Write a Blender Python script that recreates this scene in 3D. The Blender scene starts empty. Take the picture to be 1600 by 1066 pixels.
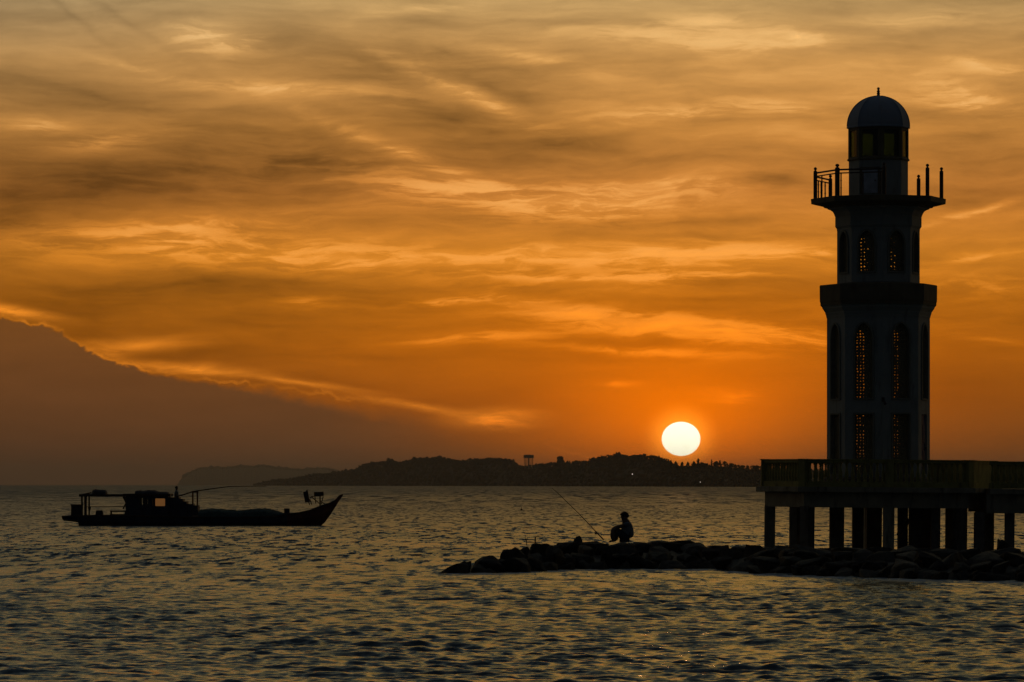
import bpy, bmesh, math, random
import numpy as np
from mathutils import Vector, Matrix
R = math.radians
F = 6450.0            # focal length in photograph pixels
CAMH = 2.7            # eye height above the water, metres
HORY = 757.5
SC = bpy.context.scene
COL = SC.collection
rng = random.Random(7)
DENOISE = True

def P(px, py, D):     # point at depth D (metres north of the viewer)
    return Vector(((px-800.0)/F*D, D, CAMH+(HORY-py)/F*D))

# ------------------------------------------------------------------ camera
cam_d = bpy.data.cameras.new("camera")
cam = bpy.data.objects.new("camera", cam_d); COL.objects.link(cam)
cam.location = (0, 0, CAMH); cam.rotation_euler = (R(90), 0, 0)
cam_d.sensor_width = 36; cam_d.lens = F/1600*36
cam_d.shift_y = (HORY-533)/1600
cam_d.clip_start = 0.5; cam_d.clip_end = 120000
SC.camera = cam
SC.view_settings.view_transform = 'Standard'
SC.view_settings.look = 'None'
SC.view_settings.exposure = 0; SC.view_settings.gamma = 1
SC.cycles.use_denoising = DENOISE
SC.cycles.max_bounces = 6; SC.cycles.transparent_max_bounces = 24
SC.cycles.volume_bounces = 0
SC.cycles.sample_clamp_indirect = 2.0

def lin(c):
    out = []
    for v in c:
        v /= 255.0
        out.append(v/12.92 if v <= 0.04045 else ((v+0.055)/1.055)**2.4)
    return out+[1.0]

# ------------------------------------------------------------------ node helper
class NT:
    def __init__(s, nt): s.nt = nt; s.n = nt.nodes; s.l = nt.links
    def put(s, sock, v):
        if v is None: return
        if isinstance(v, bpy.types.NodeSocket): s.l.new(v, sock)
        else: sock.default_value = v
    def m(s, op, a, b=None, c=None, clamp=False):
        n = s.n.new('ShaderNodeMath'); n.operation = op; n.use_clamp = clamp
        s.put(n.inputs[0], a); s.put(n.inputs[1], b); s.put(n.inputs[2], c)
        return n.outputs[0]
    def vm(s, op, a, b=None):
        n = s.n.new('ShaderNodeVectorMath'); n.operation = op
        s.put(n.inputs[0], a)
        if op == 'SCALE': s.put(n.inputs[3], b)
        else: s.put(n.inputs[1], b)
        return n.outputs[0]
    def xyz(s, x, y, z=0.0):
        n = s.n.new('ShaderNodeCombineXYZ')
        for i, v in enumerate((x, y, z)): s.put(n.inputs[i], v)
        return n.outputs[0]
    def noise(s, vec, scale, detail=4, rough=0.5, dist=0.0, out=0):
        n = s.n.new('ShaderNodeTexNoise'); s.put(n.inputs['Vector'], vec)
        n.inputs['Scale'].default_value = scale; n.inputs['Detail'].default_value = detail
        n.inputs['Roughness'].default_value = rough; n.inputs['Distortion'].default_value = dist
        return n.outputs[out]
    def ramp(s, fac, stops, mode='LINEAR'):
        n = s.n.new('ShaderNodeValToRGB'); s.put(n.inputs[0], fac)
        cr = n.color_ramp; cr.interpolation = mode
        while len(cr.elements) < len(stops): cr.elements.new(0.5)
        for e, (p, c) in zip(cr.elements, stops): e.position = p; e.color = c
        return n.outputs[0]
    def mix(s, fac, a, b, mode='MIX'):
        n = s.n.new('ShaderNodeMix'); n.data_type = 'RGBA'; n.blend_type = mode; n.clamp_factor = True
        s.put(n.inputs[0], fac); s.put(n.inputs[6], a); s.put(n.inputs[7], b)
        return n.outputs[2]
    def mr(s, v, a, b, c=0.0, d=1.0, smooth=True):
        n = s.n.new('ShaderNodeMapRange'); n.interpolation_type = 'SMOOTHSTEP' if smooth else 'LINEAR'
        s.put(n.inputs[0], v)
        for i, k in enumerate((a, b, c, d)): s.put(n.inputs[i+1], k)
        return n.outputs[0]
    def blob(s, vec, x, y, rx, ry, ang, amp, acc):
        mp = s.n.new('ShaderNodeMapping'); mp.vector_type = 'TEXTURE'
        s.put(mp.inputs[0], vec)
        mp.inputs[1].default_value = (x/100.0, (HORY-y)/100.0, 0)
        mp.inputs[2].default_value = (0, 0, R(ang)); mp.inputs[3].default_value = (rx/100.0, ry/100.0, 1)
        g = s.n.new('ShaderNodeTexGradient'); g.gradient_type = 'QUADRATIC_SPHERE'
        s.l.new(mp.outputs[0], g.inputs[0])
        return s.m('MULTIPLY_ADD', g.outputs['Fac'], amp, acc)

# ------------------------------------------------------------------ world: evening sky
SUN_AZ = (1064-800)/F
SUN_EL = (HORY-686)/F
world = bpy.data.worlds.new("World"); SC.world = world; world.use_nodes = True
wt = NT(world.node_tree); wt.n.clear()
tc = wt.n.new('ShaderNodeTexCoord')
sp = wt.n.new('ShaderNodeSeparateXYZ'); wt.l.new(tc.outputs['Generated'], sp.inputs[0])
dx, dy, dz = sp.outputs
az = wt.m('ARCTAN2', dx, dy); el = wt.m('ARCSINE', dz)
U = wt.m('MULTIPLY_ADD', az, F/100, 8.0)
V = wt.m('MULTIPLY', el, F/100)
vec = wt.xyz(U, V, 0.0)
w1 = wt.noise(wt.vm('MULTIPLY', vec, (0.30, 0.75, 1)), 1.0, 3, 0.5, 0, 1)
w1 = wt.vm('MULTIPLY', wt.vm('SUBTRACT', w1, (0.5, 0.5, 0.5)), (1.7, 0.55, 0))
w2 = wt.noise(wt.vm('MULTIPLY', vec, (1.0, 2.4, 1)), 1.3, 4, 0.55, 0, 1)
w2 = wt.vm('MULTIPLY', wt.vm('SUBTRACT', w2, (0.5, 0.5, 0.5)), (0.42, 0.12, 0))
wv = wt.vm('ADD', wt.vm('ADD', vec, w1), w2)
bv = wt.vm('ADD', wt.vm('ADD', vec, wt.vm('SCALE', w1, 0.45)), wt.vm('SCALE', w2, 0.8))
# clear-sky tone by elevation
S = lambda y: max(0.0, (HORY-y)/800.0)
base = wt.ramp(wt.m('DIVIDE', V, 8.0, clamp=True), [
    (S(757), lin((92, 60, 40))), (S(700), lin((122, 68, 24))), (S(620), lin((150, 80, 14))),
    (S(545), lin((172, 94, 12))), (S(470), lin((178, 102, 18))), (S(400), lin((200, 122, 34))),
    (S(300), lin((188, 118, 48))), (S(200), lin((188, 127, 58))), (S(100), lin((196, 142, 76))),
    (S(0), lin((184, 148, 94)))])
high = wt.ramp(wt.m('DIVIDE', V, 80.0, clamp=True), [
    (0.095, lin((165, 132, 82))), (0.16, lin((156, 134, 82))), (0.25, lin((124, 117, 86))),
    (0.40, lin((96, 100, 88))), (0.7, lin((64, 70, 76))), (1.0, lin((50, 57, 66)))])
warm = wt.blob(vec, 1150, -700, 2200, 2200, 0, 1.0, 0.0)
high = wt.vm('MULTIPLY', high, wt.mix(warm, (1, 1, 1, 1), (1.9, 1.45, .75, 1)))
sky = wt.mix(wt.mr(V, 7.2, 9.5), base, high)
# a physical clear-sky contribution under the clouds
nis = wt.n.new('ShaderNodeTexSky'); nis.sky_type = 'NISHITA'; nis.sun_disc = False
nis.sun_elevation = SUN_EL; nis.sun_rotation = SUN_AZ
# --- brightness of the cloud sheets
M = wt.m('ADD', 1.0, 0.0)
n1 = wt.noise(wt.vm('MULTIPLY', wv, (0.20, 1.15, 1)), 1.0, 4, 0.5)
n2 = wt.noise(wt.vm('ADD', wt.vm('MULTIPLY', wv, (0.30, 3.0, 1)), (7.3, 2.1, 4)), 1.0, 6, 0.58)
n3 = wt.noise(wt.vm('ADD', wt.vm('MULTIPLY', wv, (0.55, 2.4, 1)), (1.3, 9.1, 2)), 1.6, 6, 0.62)
cl_env = wt.mr(V, 0.9, 2.6, 0.15, 1.0)
nn = wt.m('MULTIPLY', wt.m('SUBTRACT', n1, 0.5), 0.75)
nn = wt.m('MULTIPLY_ADD', wt.m('SUBTRACT', n2, 0.5), 0.95, nn)
nn = wt.m('MULTIPLY_ADD', wt.m('SUBTRACT', n3, 0.5), 0.60, nn)
M = wt.m('MULTIPLY_ADD', nn, cl_env, 1.0)
BL = [ # x, y, rx, ry, angle, amount
 (335,68,130,38,-4,.85),(1100,38,140,20,0,.5),(1255,62,110,22,-8,.5),(430,140,330,20,-3,.40),(170,225,170,32,12,.40),(60,205,130,30,0,.35),(230,115,200,16,-14,.25),
 (720,300,420,60,-6,.50),(250,378,520,60,0,.50),(560,405,560,50,0,.45),(1000,398,520,34,2,.50),(950,320,420,50,4,.35),
 (740,150,300,26,-24,.35),(620,235,330,24,-22,.35),(1020,60,300,30,-3,.35),(1180,70,220,36,3,.40),(850,95,260,26,-12,.25),(1050,180,300,30,4,.30),
 (1230,170,180,26,-8,.25),(1500,165,170,30,-6,.35),(1530,112,130,22,-10,.45),(1060,512,380,34,-4,1.0),(900,492,240,24,-12,.65),(1000,432,560,44,3,.30),
 (1190,534,220,26,-4,.55),(700,470,190,12,3,.45),(760,528,240,16,2,.45),(1000,550,330,16,-3,.45),(480,470,110,24,0,.35),(1150,622,90,22,-6,.40),
 (960,602,90,12,0,.28),(1520,450,260,46,3,.30),(1520,335,180,12,14,.35),(1060,436,420,10,2,.35),(900,440,300,9,-3,.3),(1530,405,150,14,4,.3),
 (780,655,130,24,3,.40),(1540,530,140,12,-8,.18),(640,20,160,14,6,.3),(1000,290,260,24,0,.3),(1450,40,260,30,2,.18),
 (540,262,520,95,-3,-.46),(170,285,520,120,4,-.40),(20,350,300,100,0,-.42),(600,105,340,80,-5,-.26),(690,180,360,80,-20,-.28),(360,225,300,60,4,-.18),(1225,285,110,28,0,-.55),
 (830,352,420,24,0,-.30),(350,455,760,60,0,-.30),(140,500,420,80,-12,-.22),(360,278,460,64,-3,-.24),(1110,372,300,26,0,-.2),(330,348,460,26,5,.3),(1240,398,300,12,0,.35),(1500,150,160,40,-20,.35),(140,152,340,52,-6,-.34),(750,425,420,16,0,-.25),(1330,250,220,40,5,-.22),
 (960,235,330,36,-4,-.28),(860,205,220,34,-10,-.26),(1500,320,200,30,6,-.22),(1540,215,150,24,0,-.30),(700,80,180,40,-20,-.18),
 (780,140,140,30,-20,-.25),(1480,600,240,90,0,-.22),(1100,470,260,12,0,-.25),(1400,485,150,24,0,-.2),(650,560,500,26,0,-.10),(1150,345,220,14,3,-.25),
 (200,40,260,14,-32,-.15),(100,25,200,12,-34,-.15),
]
n4 = wt.noise(wt.vm('ADD', wt.vm('MULTIPLY', wv, (0.70, 4.6, 1)), (3.3, 5.7, 1)), 1.3, 8, 0.64, 0.35)
wisp = wt.mr(n4, 0.41, 0.60)
Pa = 0.0; Na = 0.0
for b in BL:
    if b[5] > 0: Pa = wt.blob(bv, *b, Pa)
    else: Na = wt.blob(bv, *b[:5], -b[5], Na)
M = wt.m('MULTIPLY_ADD', Pa, wt.m('MULTIPLY_ADD', wisp, 1.6, 0.75), M)
M = wt.m('SUBTRACT', M, wt.m('MULTIPLY', Na, wt.m('MULTIPLY_ADD', wisp, -0.15, 1.25)))
M = wt.m('MAXIMUM', M, 0.30)
# left side dims, centre-right gains
side = wt.mr(U, -2.0, 10.5, 0.74, 1.06, False)
sd2 = wt.mr(U, 12.0, 17.0, 1.0, 0.86)
M = wt.m('MULTIPLY', M, wt.m('MULTIPLY', side, sd2))
sky = wt.vm('SCALE', sky, M)
# bright strands turn paler, upper-left turns greyer olive
pale = wt.mr(M, 1.12, 1.9, 0.0, 0.65)
sky = wt.mix(pale, sky, wt.vm('SCALE', wt.ramp(wt.m('DIVIDE', V, 8.0, clamp=True),
        [(0.05, lin((235, 110, 20))), (0.30, lin((248, 148, 46))), (0.5, lin((246, 172, 88))), (0.85, lin((226, 178, 112)))]), 1.0))
olive = wt.m('MULTIPLY', wt.mr(U, 7.0, -1.0), wt.mr(V, 3.5, 7.0))
sky = wt.mix(wt.m('MULTIPLY', olive, 0.55), sky, wt.vm('MULTIPLY', sky, (0.84, 1.02, 1.45)))
# orange glow around the sun
acc = wt.blob(vec, 1064, 640, 900, 330, 0, 1.0, 0.0)
sky = wt.vm('MULTIPLY', sky, wt.mix(acc, (1, 1, 1, 1), (1.05, 0.86, 0.15, 1)))
sky = wt.vm('ADD', sky, wt.vm('SCALE', (0.34, 0.062, -0.002), acc))
acc = wt.blob(vec, 1064, 672, 330, 190, 0, 1.0, 0.0)
sky = wt.vm('ADD', sky, wt.vm('SCALE', (0.80, 0.135, -0.004), acc))
acc = wt.blob(vec, 1064, 686, 70, 64, 0, 1.0, 0.0)
sky = wt.vm('ADD', sky, wt.vm('SCALE', (2.2, 0.75, 0.06), acc))
# cloud bank, lower left
fc = wt.n.new('ShaderNodeFloatCurve')
pts = [(0,497),(40,503),(80,515),(125,540),(160,557),(210,571),(235,583),(330,592),(430,606),(560,622),(640,633),(700,652),(760,668),(840,690),(1000,740),(1100,775)]
cv = fc.mapping.curves[0]
fx = lambda x: (x+400)/2000.0
fy = lambda y: max(0, (HORY-y)/400.0)
full = [(-400,440),(-150,470)]+pts
while len(cv.points) < len(full): cv.points.new(0.5, 0.5)
for p_, (x, y) in zip(cv.points, full): p_.location = (fx(x), fy(y)); p_.handle_type = 'AUTO'
fc.mapping.update()
wt.put(fc.inputs['Value'], wt.m('MULTIPLY_ADD', U, 0.05, 0.2, clamp=True))
edge = wt.m('MULTIPLY', fc.outputs[0], 4.0)
en = wt.noise(wt.vm('MULTIPLY', vec, (1.0, 1.2, 1)), 4.2, 7, 0.66, 0.5)
eh = wt.noise(wt.vm('MULTIPLY', vec, (1.0, 3.0, 1)), 1.1, 3, 0.5)
dd = wt.m('SUBTRACT', edge, V)
dd = wt.m('MULTIPLY_ADD', wt.m('SUBTRACT', en, 0.5), 0.26, dd)
eb = wt.noise(wt.vm('MULTIPLY', vec, (1.0, 1.0, 1)), 1.3, 2, 0.5)
dd = wt.m('MULTIPLY_ADD', wt.m('SUBTRACT', eb, 0.5), 0.28, dd)
soft = wt.mr(U, 1.2, 8.5, 0.045, 0.5)
bank = wt.mr(wt.m('DIVIDE', dd, soft), 0.0, 1.0)
bank = wt.m('MULTIPLY', bank, wt.mr(U, 4.5, 9.0, 1.0, 0.0))
rim = wt.m('MULTIPLY', wt.mr(dd, -0.05, 0.0), wt.mr(dd, 0.0, 0.03, 1.0, 0.0))
rimw = wt.m('MULTIPLY', rim, wt.mr(eh, 0.35, 0.7, 0.15, 1.0))
fr = wt.blob(vec, 25, 489, 130, 16, -8, 1.5, 0.0)
fr = wt.blob(bv, 215, 538, 150, 22, 3, .8, fr)
fr = wt.blob(bv, 165, 550, 70, 20, -10, .7, fr)
fr = wt.blob(bv, 300, 577, 170, 16, -5, 1.3, fr)
fr = wt.blob(bv, 450, 598, 220, 10, -6, .8, fr)
fr = wt.blob(bv, 650, 634, 200, 12, -9, .6, fr)
fr = wt.blob(bv, 775, 652, 130, 26, 2, .8, fr)
frv = wt.m('MULTIPLY', fr, wt.mr(n4, 0.30, 0.62, 0.4, 1.1))
frr = wt.m('ADD', frv, wt.m('MULTIPLY', rimw, wt.mr(U, 1.0, 8.2, 0.5, 0.12)))
sky = wt.vm('ADD', sky, wt.vm('SCALE', (0.62, 0.19, 0.015), frr))
bankc = wt.ramp(wt.m('DIVIDE', V, 3.0, clamp=True), [(0, lin((78, 56, 43))), (0.25, lin((94, 61, 38))), (0.6, lin((112, 70, 38))), (1, lin((130, 80, 36)))])
bankc = wt.vm('SCALE', bankc, wt.m('MULTIPLY_ADD', wt.m('ADD', wt.m('SUBTRACT', n1, 0.5), wt.m('MULTIPLY', wt.m('SUBTRACT', n4, 0.5), .5)), 0.55, 0.98))
bankc = wt.vm('SCALE', wt.vm('MULTIPLY', bankc, (0.95, .91, .78)), wt.mr(U, -1.0, 9.0, 0.92, 1.2, False))
sky = wt.mix(bank, sky, bankc)
# whole sky falls away behind the viewer
back = wt.mr(dy, 0.90, -0.1, 0.0, 1.0)
backc = wt.ramp(dz, [(0.0, lin((24, 27, 31))), (0.5, lin((27, 31, 37))), (1.0, lin((32, 38, 46)))])
sky = wt.mix(back, sky, backc)
sky = wt.vm('ADD', sky, wt.vm('SCALE', nis.outputs[0], 0.0015))
# sun disc
su = wt.m('DIVIDE', wt.m('SUBTRACT', U, 10.64), 0.30)
sv = wt.m('DIVIDE', wt.m('SUBTRACT', V, 0.715), 0.266)
sr = wt.m('ADD', wt.m('MULTIPLY', su, su), wt.m('MULTIPLY', sv, sv))
disc = wt.mr(sr, 1.06, 0.94, 0.0, 1.0)
disc = wt.m('MULTIPLY', disc, wt.mr(dy, 0.0, 0.1))
sky = wt.mix(disc, sky, (1.95, 1.85, 1.35, 1))
bg = wt.n.new('ShaderNodeBackground'); bg.inputs[1].default_value = 1.0
wt.l.new(sky, bg.inputs[0])
wo = wt.n.new('ShaderNodeOutputWorld'); wt.l.new(bg.outputs[0], wo.inputs[0])
world.cycles.sampling_method = 'MANUAL'; world.cycles.sample_map_resolution = 2048

# ------------------------------------------------------------------ sun lamp
sl = bpy.data.lights.new("sun", 'SUN'); sl.energy = 0.008; sl.angle = R(0.53); sl.color = (1.0, 0.50, 0.20)
so = bpy.data.objects.new("sun", sl); COL.objects.link(so)
sd = Vector((math.sin(SUN_AZ)*math.cos(SUN_EL), math.cos(SUN_AZ)*math.cos(SUN_EL), math.sin(SUN_EL)))
so.rotation_euler = sd.to_track_quat('Z', 'Y').to_euler()
so.location = (20, 60, 60)

# ------------------------------------------------------------------ materials
def mat(name, col, rough=0.8, metal=0.0, var=0.25, scale=3.0, bump=0.0, spec=0.4, stain=None, bscale=None):
    m = bpy.data.materials.new(name); m.use_nodes = True
    t = NT(m.node_tree); b = t.n['Principled BSDF']
    tcn = t.n.new('ShaderNodeTexCoord').outputs['Object']
    nz = t.noise(tcn, scale, 6, 0.6)
    c0 = [c*(1-var) for c in col]+[1]; c1 = [min(1, c*(1+var)) for c in col]+[1]
    cc = t.ramp(nz, [(0.3, c0), (0.7, c1)])
    if stain:
        st = t.noise(t.vm('MULTIPLY', tcn, (2.2, 2.2, 0.35)), 1.6, 6, 0.65)
        cc = t.mix(t.mr(st, 0.52, 0.72, 0, 0.75), cc, list(stain)+[1])
    t.put(b.inputs['Base Color'], cc)
    b.inputs['Roughness'].default_value = rough; b.inputs['Metallic'].default_value = metal
    b.inputs['Specular IOR Level'].default_value = spec
    if bump:
        bn = t.n.new('ShaderNodeBump'); bn.inputs['Strength'].default_value = bump; bn.inputs['Distance'].default_value = 0.05
        t.put(bn.inputs['Height'], t.noise(tcn, bscale or scale*6, 6, 0.65)); t.l.new(bn.outputs[0], b.inputs['Normal'])
    return m
M_ = {
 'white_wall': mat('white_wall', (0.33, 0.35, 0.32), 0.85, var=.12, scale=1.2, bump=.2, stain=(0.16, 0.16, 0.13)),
 'rim': mat('rim', (0.24, 0.24, 0.19), 0.85, var=.15),
 'trim': mat('trim', (0.17, 0.14, 0.085), 0.85, var=.2, scale=1.5, bump=.2, stain=(0.12, 0.09, 0.06)),
 'lattice': mat('lattice', (0.22, 0.18, 0.10), 0.8, var=.2),
 'dome': mat('dome', (0.33, 0.37, 0.42), 0.9, var=.1, scale=.8, stain=(0.25, .27, .30)),
 'door_white': mat('door_white', (0.50, 0.54, 0.60), 0.6),
 'door_blue': mat('door_blue', (0.03, 0.04, 0.12), 0.6),
 'dark_metal': mat('dark_metal', (0.08, 0.06, 0.05), 0.6, metal=.3),
 'rail_paint': mat('rail_paint', (0.34, 0.30, 0.09), 0.8, var=.25, scale=2, stain=(.10, .08, .04)),
 'concrete': mat('concrete', (0.32, 0.28, 0.19), 0.9, var=.3, scale=1.5, bump=.4, stain=(.06, .05, .035)),
 'pile_dark': mat('pile_dark', (0.15, 0.13, 0.10), 0.8, var=.35, scale=2.5, bump=.4, stain=(.04, .04, .03)),  # darker tone for inner, jetty and alternate outer piles
 'hull_blue': mat('hull_blue', (0.02, 0.035, 0.06), 0.7, var=.4, scale=2, stain=(.02, .015, .012)),
 'hull_red': mat('hull_red', (0.11, 0.025, 0.015), 0.7, var=.4, scale=2),
 'boat_wood': mat('boat_wood', (0.05, 0.04, 0.035), 0.8, var=.4, scale=4),
 'boat_orange': mat('boat_orange', (0.16, 0.06, 0.02), 0.8, var=.3),
 'net': mat('net', (0.05, 0.09, 0.08), 0.95, var=.5, scale=9, bump=.8, bscale=30),
 'tarp': mat('tarp', (0.04, 0.04, 0.05), 0.85, var=.4, scale=6, bump=.5),
 'skin': mat('skin', (0.14, 0.08, 0.055), 0.7, var=.1),
 'hair': mat('hair', (0.012, 0.01, 0.01), 0.7, bump=.8, bscale=60),
 'shirt': mat('shirt', (0.17, 0.20, 0.22), 0.95, var=.15, scale=10, bump=.3),
 'shorts': mat('shorts', (0.03, 0.03, 0.05), 0.95),
 'rod': mat('rod', (0.03, 0.02, 0.02), 0.5),
 'rope': mat('rope', (0.10, 0.08, 0.05), 0.9),
 'leaf': mat('leaf', (0.035, 0.045, 0.025), 0.9, var=.5, scale=.15),
 'leaf_far': mat('leaf_far', (0.04, 0.05, 0.03), 0.95, var=.4, scale=.02),
 'bark': mat('bark', (0.06, 0.045, 0.035), 0.9),
 'earth': mat('earth', (0.04, 0.04, 0.028), 0.95, var=.3, scale=.01),
}
# rock: dark wet stone with paler dry tops
m = bpy.data.materials.new('rock'); m.use_nodes = True
t = NT(m.node_tree); b = t.n['Principled BSDF']
tcn = t.n.new('ShaderNodeTexCoord').outputs['Object']
rnd = t.n.new('ShaderNodeObjectInfo').outputs['Random']
nz = t.noise(tcn, 2.2, 8, 0.65)
c = t.ramp(nz, [(0.3, (0.030, 0.026, 0.020, 1)), (0.6, (0.085, 0.072, 0.052, 1)), (0.75, (0.16, 0.14, 0.11, 1))])
c = t.vm('SCALE', c, t.m('MULTIPLY_ADD', t.m('POWER', rnd, 4.0), 1.3, 0.55))
t.put(b.inputs['Base Color'], c); b.inputs['Roughness'].default_value = .75; b.inputs['Specular IOR Level'].default_value = .3
bn = t.n.new('ShaderNodeBump'); bn.inputs['Strength'].default_value = .7; bn.inputs['Distance'].default_value = .06
t.put(bn.inputs['Height'], t.noise(tcn, 7, 8, 0.7)); t.l.new(bn.outputs[0], b.inputs['Normal'])
M_['rock'] = m
# tinted lantern glass
def glassmat(name, tint, g=0.06):
    m = bpy.data.materials.new(name); m.use_nodes = True
    t = NT(m.node_tree); t.n.clear()
    tcn = t.n.new('ShaderNodeTexCoord').outputs['Object']
    tr = t.n.new('ShaderNodeBsdfTransparent')
    t.put(tr.inputs[0], t.ramp(t.noise(tcn, 1.5, 3, .5), [(0.3, [x*.85 for x in tint]+[1]), (.7, list(tint)+[1])]))
    gl = t.n.new('ShaderNodeBsdfGlossy'); gl.inputs['Roughness'].default_value = .1
    mx = t.n.new('ShaderNodeMixShader'); mx.inputs[0].default_value = g
    o = t.n.new('ShaderNodeOutputMaterial')
    t.l.new(tr.outputs[0], mx.inputs[1]); t.l.new(gl.outputs[0], mx.inputs[2]); t.l.new(mx.outputs[0], o.inputs[0])
    return m
M_['amber_glass'] = glassmat('amber_glass', (0.33, 0.42, 0.14))
M_['cabin_glass'] = glassmat('cabin_glass', (0.80, 0.82, 0.8))
def emis(name, col, s):
    m = bpy.data.materials.new(name); m.use_nodes = True
    t = NT(m.node_tree); b = t.n['Principled BSDF']
    b.inputs['Base Color'].default_value = (*col, 1); b.inputs['Emission Color'].default_value = (*col, 1)
    b.inputs['Emission Strength'].default_value = s
    return m
M_['lamp_glow'] = emis('lamp_glow', (1.0, 0.85, 0.7), 0.9)
M_['sunset_pane_glow'] = emis('sunset_pane_glow', (1.0, 0.42, 0.12), 0.11)  # sunset coming through the orange pane, put in as emission; no lamp inside

# ------------------------------------------------------------------ mesh helpers
class MB:
    def __init__(s): s.v = []; s.f = []
    def add(s, vs, fs):
        o = len(s.v); s.v += [tuple(v) for v in vs]; s.f += [tuple(i+o for i in f) for f in fs]; return s
    def box(s, c, size, rot=None):
        hx, hy, hz = [x/2 for x in size]
        vs = [Vector((x, y, z)) for x in (-hx, hx) for y in (-hy, hy) for z in (-hz, hz)]
        if rot is not None: vs = [rot @ v for v in vs]
        c = Vector(c)
        return s.add([v+c for v in vs], [(0,1,3,2),(4,6,7,5),(0,4,5,1),(2,3,7,6),(0,2,6,4),(1,5,7,3)])
    def cyl(s, p0, p1, r0, r1=None, n=8):
        p0 = Vector(p0); p1 = Vector(p1); r1 = r0 if r1 is None else r1
        d = (p1-p0).normalized(); q = d.to_track_quat('Z', 'Y')
        vs = []
        for p, r in ((p0, r0), (p1, r1)):
            for i in range(n):
                a = 2*math.pi*i/n; vs.append(p+q @ Vector((r*math.cos(a), r*math.sin(a), 0)))
        fs = [(i, (i+1) % n, n+(i+1) % n, n+i) for i in range(n)]
        return s.add(vs, fs+[tuple(range(n))[::-1], tuple(range(n, 2*n))])
    def tube(s, pts, rs, n=6):
        pts = [Vector(p) for p in pts]; vs = []
        for k, p in enumerate(pts):
            d = (pts[min(k+1, len(pts)-1)]-pts[max(k-1, 0)]).normalized(); q = d.to_track_quat('Z', 'Y')
            for i in range(n):
                a = 2*math.pi*i/n; vs.append(p+q @ Vector((rs[k]*math.cos(a), rs[k]*math.sin(a), 0)))
        fs = []
        for k in range(len(pts)-1):
            for i in range(n): fs.append((k*n+i, k*n+(i+1) % n, (k+1)*n+(i+1) % n, (k+1)*n+i))
        L = (len(pts)-1)*n
        return s.add(vs, fs+[tuple(range(n))[::-1], tuple(range(L, L+n))])
    def lathe(s, prof, n=12, c=(0, 0, 0), a0=0.0, cap=True):
        vs = []
        for r, z in prof:
            for i in range(n):
                a = a0+2*math.pi*i/n; vs.append((c[0]+r*math.cos(a), c[1]+r*math.sin(a), c[2]+z))
        fs = []
        for k in range(len(prof)-1):
            for i in range(n): fs.append((k*n+i, k*n+(i+1) % n, (k+1)*n+(i+1) % n, (k+1)*n+i))
        if cap:
            L = (len(prof)-1)*n; fs += [tuple(range(n))[::-1], tuple(range(L, L+n))]
        return s.add(vs, fs)
    def build(s, name, m, parent=None, smooth=False, local=False):
        me = bpy.data.meshes.new(name)
        off = Vector((0, 0, 0))
        if parent is not None and not local:
            off = parent.matrix_basis.translation.copy()
            pp = parent.parent
            while pp: off = off+pp.matrix_basis.translation; pp = pp.parent
        me.from_pydata([tuple(Vector(v)-off) for v in s.v], [], s.f)
        bm = bmesh.new(); bm.from_mesh(me); bmesh.ops.recalc_face_normals(bm, faces=bm.faces); bm.to_mesh(me); bm.free()
        me.materials.append(m)
        if smooth:
            for p in me.polygons: p.use_smooth = True
        o = bpy.data.objects.new(name, me); COL.objects.link(o)
        if parent is not None: o.parent = parent
        return o
    def top(s, name, m, base, smooth=False):   # top-level mesh whose origin is at its base
        base = Vector(base); s.v = [tuple(Vector(v)-base) for v in s.v]
        o = s.build(name, m, None, smooth); o.location = base; return o

def tag(o, label=None, cat=None, group=None, kind=None):
    if label: o['label'] = label
    if cat: o['category'] = cat
    if group: o['group'] = group
    if kind: o['kind'] = kind
    return o
def empty(name, loc, label, cat, group=None):
    o = bpy.data.objects.new(name, None); COL.objects.link(o); o.location = loc
    o.empty_display_size = .3
    return tag(o, label, cat, group)
def inst(name, src, parent, loc=None, rot=None):
    o = src.copy(); o.name = name; COL.objects.link(o); o.parent = parent
    if loc is not None: o.location = loc
    if rot is not None: o.rotation_euler = rot
    return o

# ------------------------------------------------------------------ water
FRONT = [(650,124),(700,124.8),(800,126.5),(850,129.5),(900,131),(1000,131.5),(1100,131),(1150,127),(1200,123.5),(1300,120.5),(1400,117.5),(1500,115.5),(1600,114.5),(1760,113)]
def np_mesh(name, co, quads, m, tris=None, smooth=True):
    me = bpy.data.meshes.new(name)
    nq = len(quads); nt = 0 if tris is None else len(tris)
    me.vertices.add(len(co)); me.vertices.foreach_set('co', co.astype(np.float32).ravel())
    loops = quads.ravel() if nt == 0 else np.concatenate([quads.ravel(), tris.ravel()])
    me.loops.add(len(loops)); me.loops.foreach_set('vertex_index', loops.astype(np.int32))
    me.polygons.add(nq+nt)
    st = np.concatenate([np.arange(nq)*4, nq*4+np.arange(nt)*3]) if nt else np.arange(nq)*4
    me.polygons.foreach_set('loop_start', st.astype(np.int32))
    me.polygons.foreach_set('use_smooth', np.full(nq+nt, smooth))
    me.update(calc_edges=True); me.validate()
    me.materials.append(m)
    o = bpy.data.objects.new(name, me); COL.objects.link(o); return o

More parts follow.
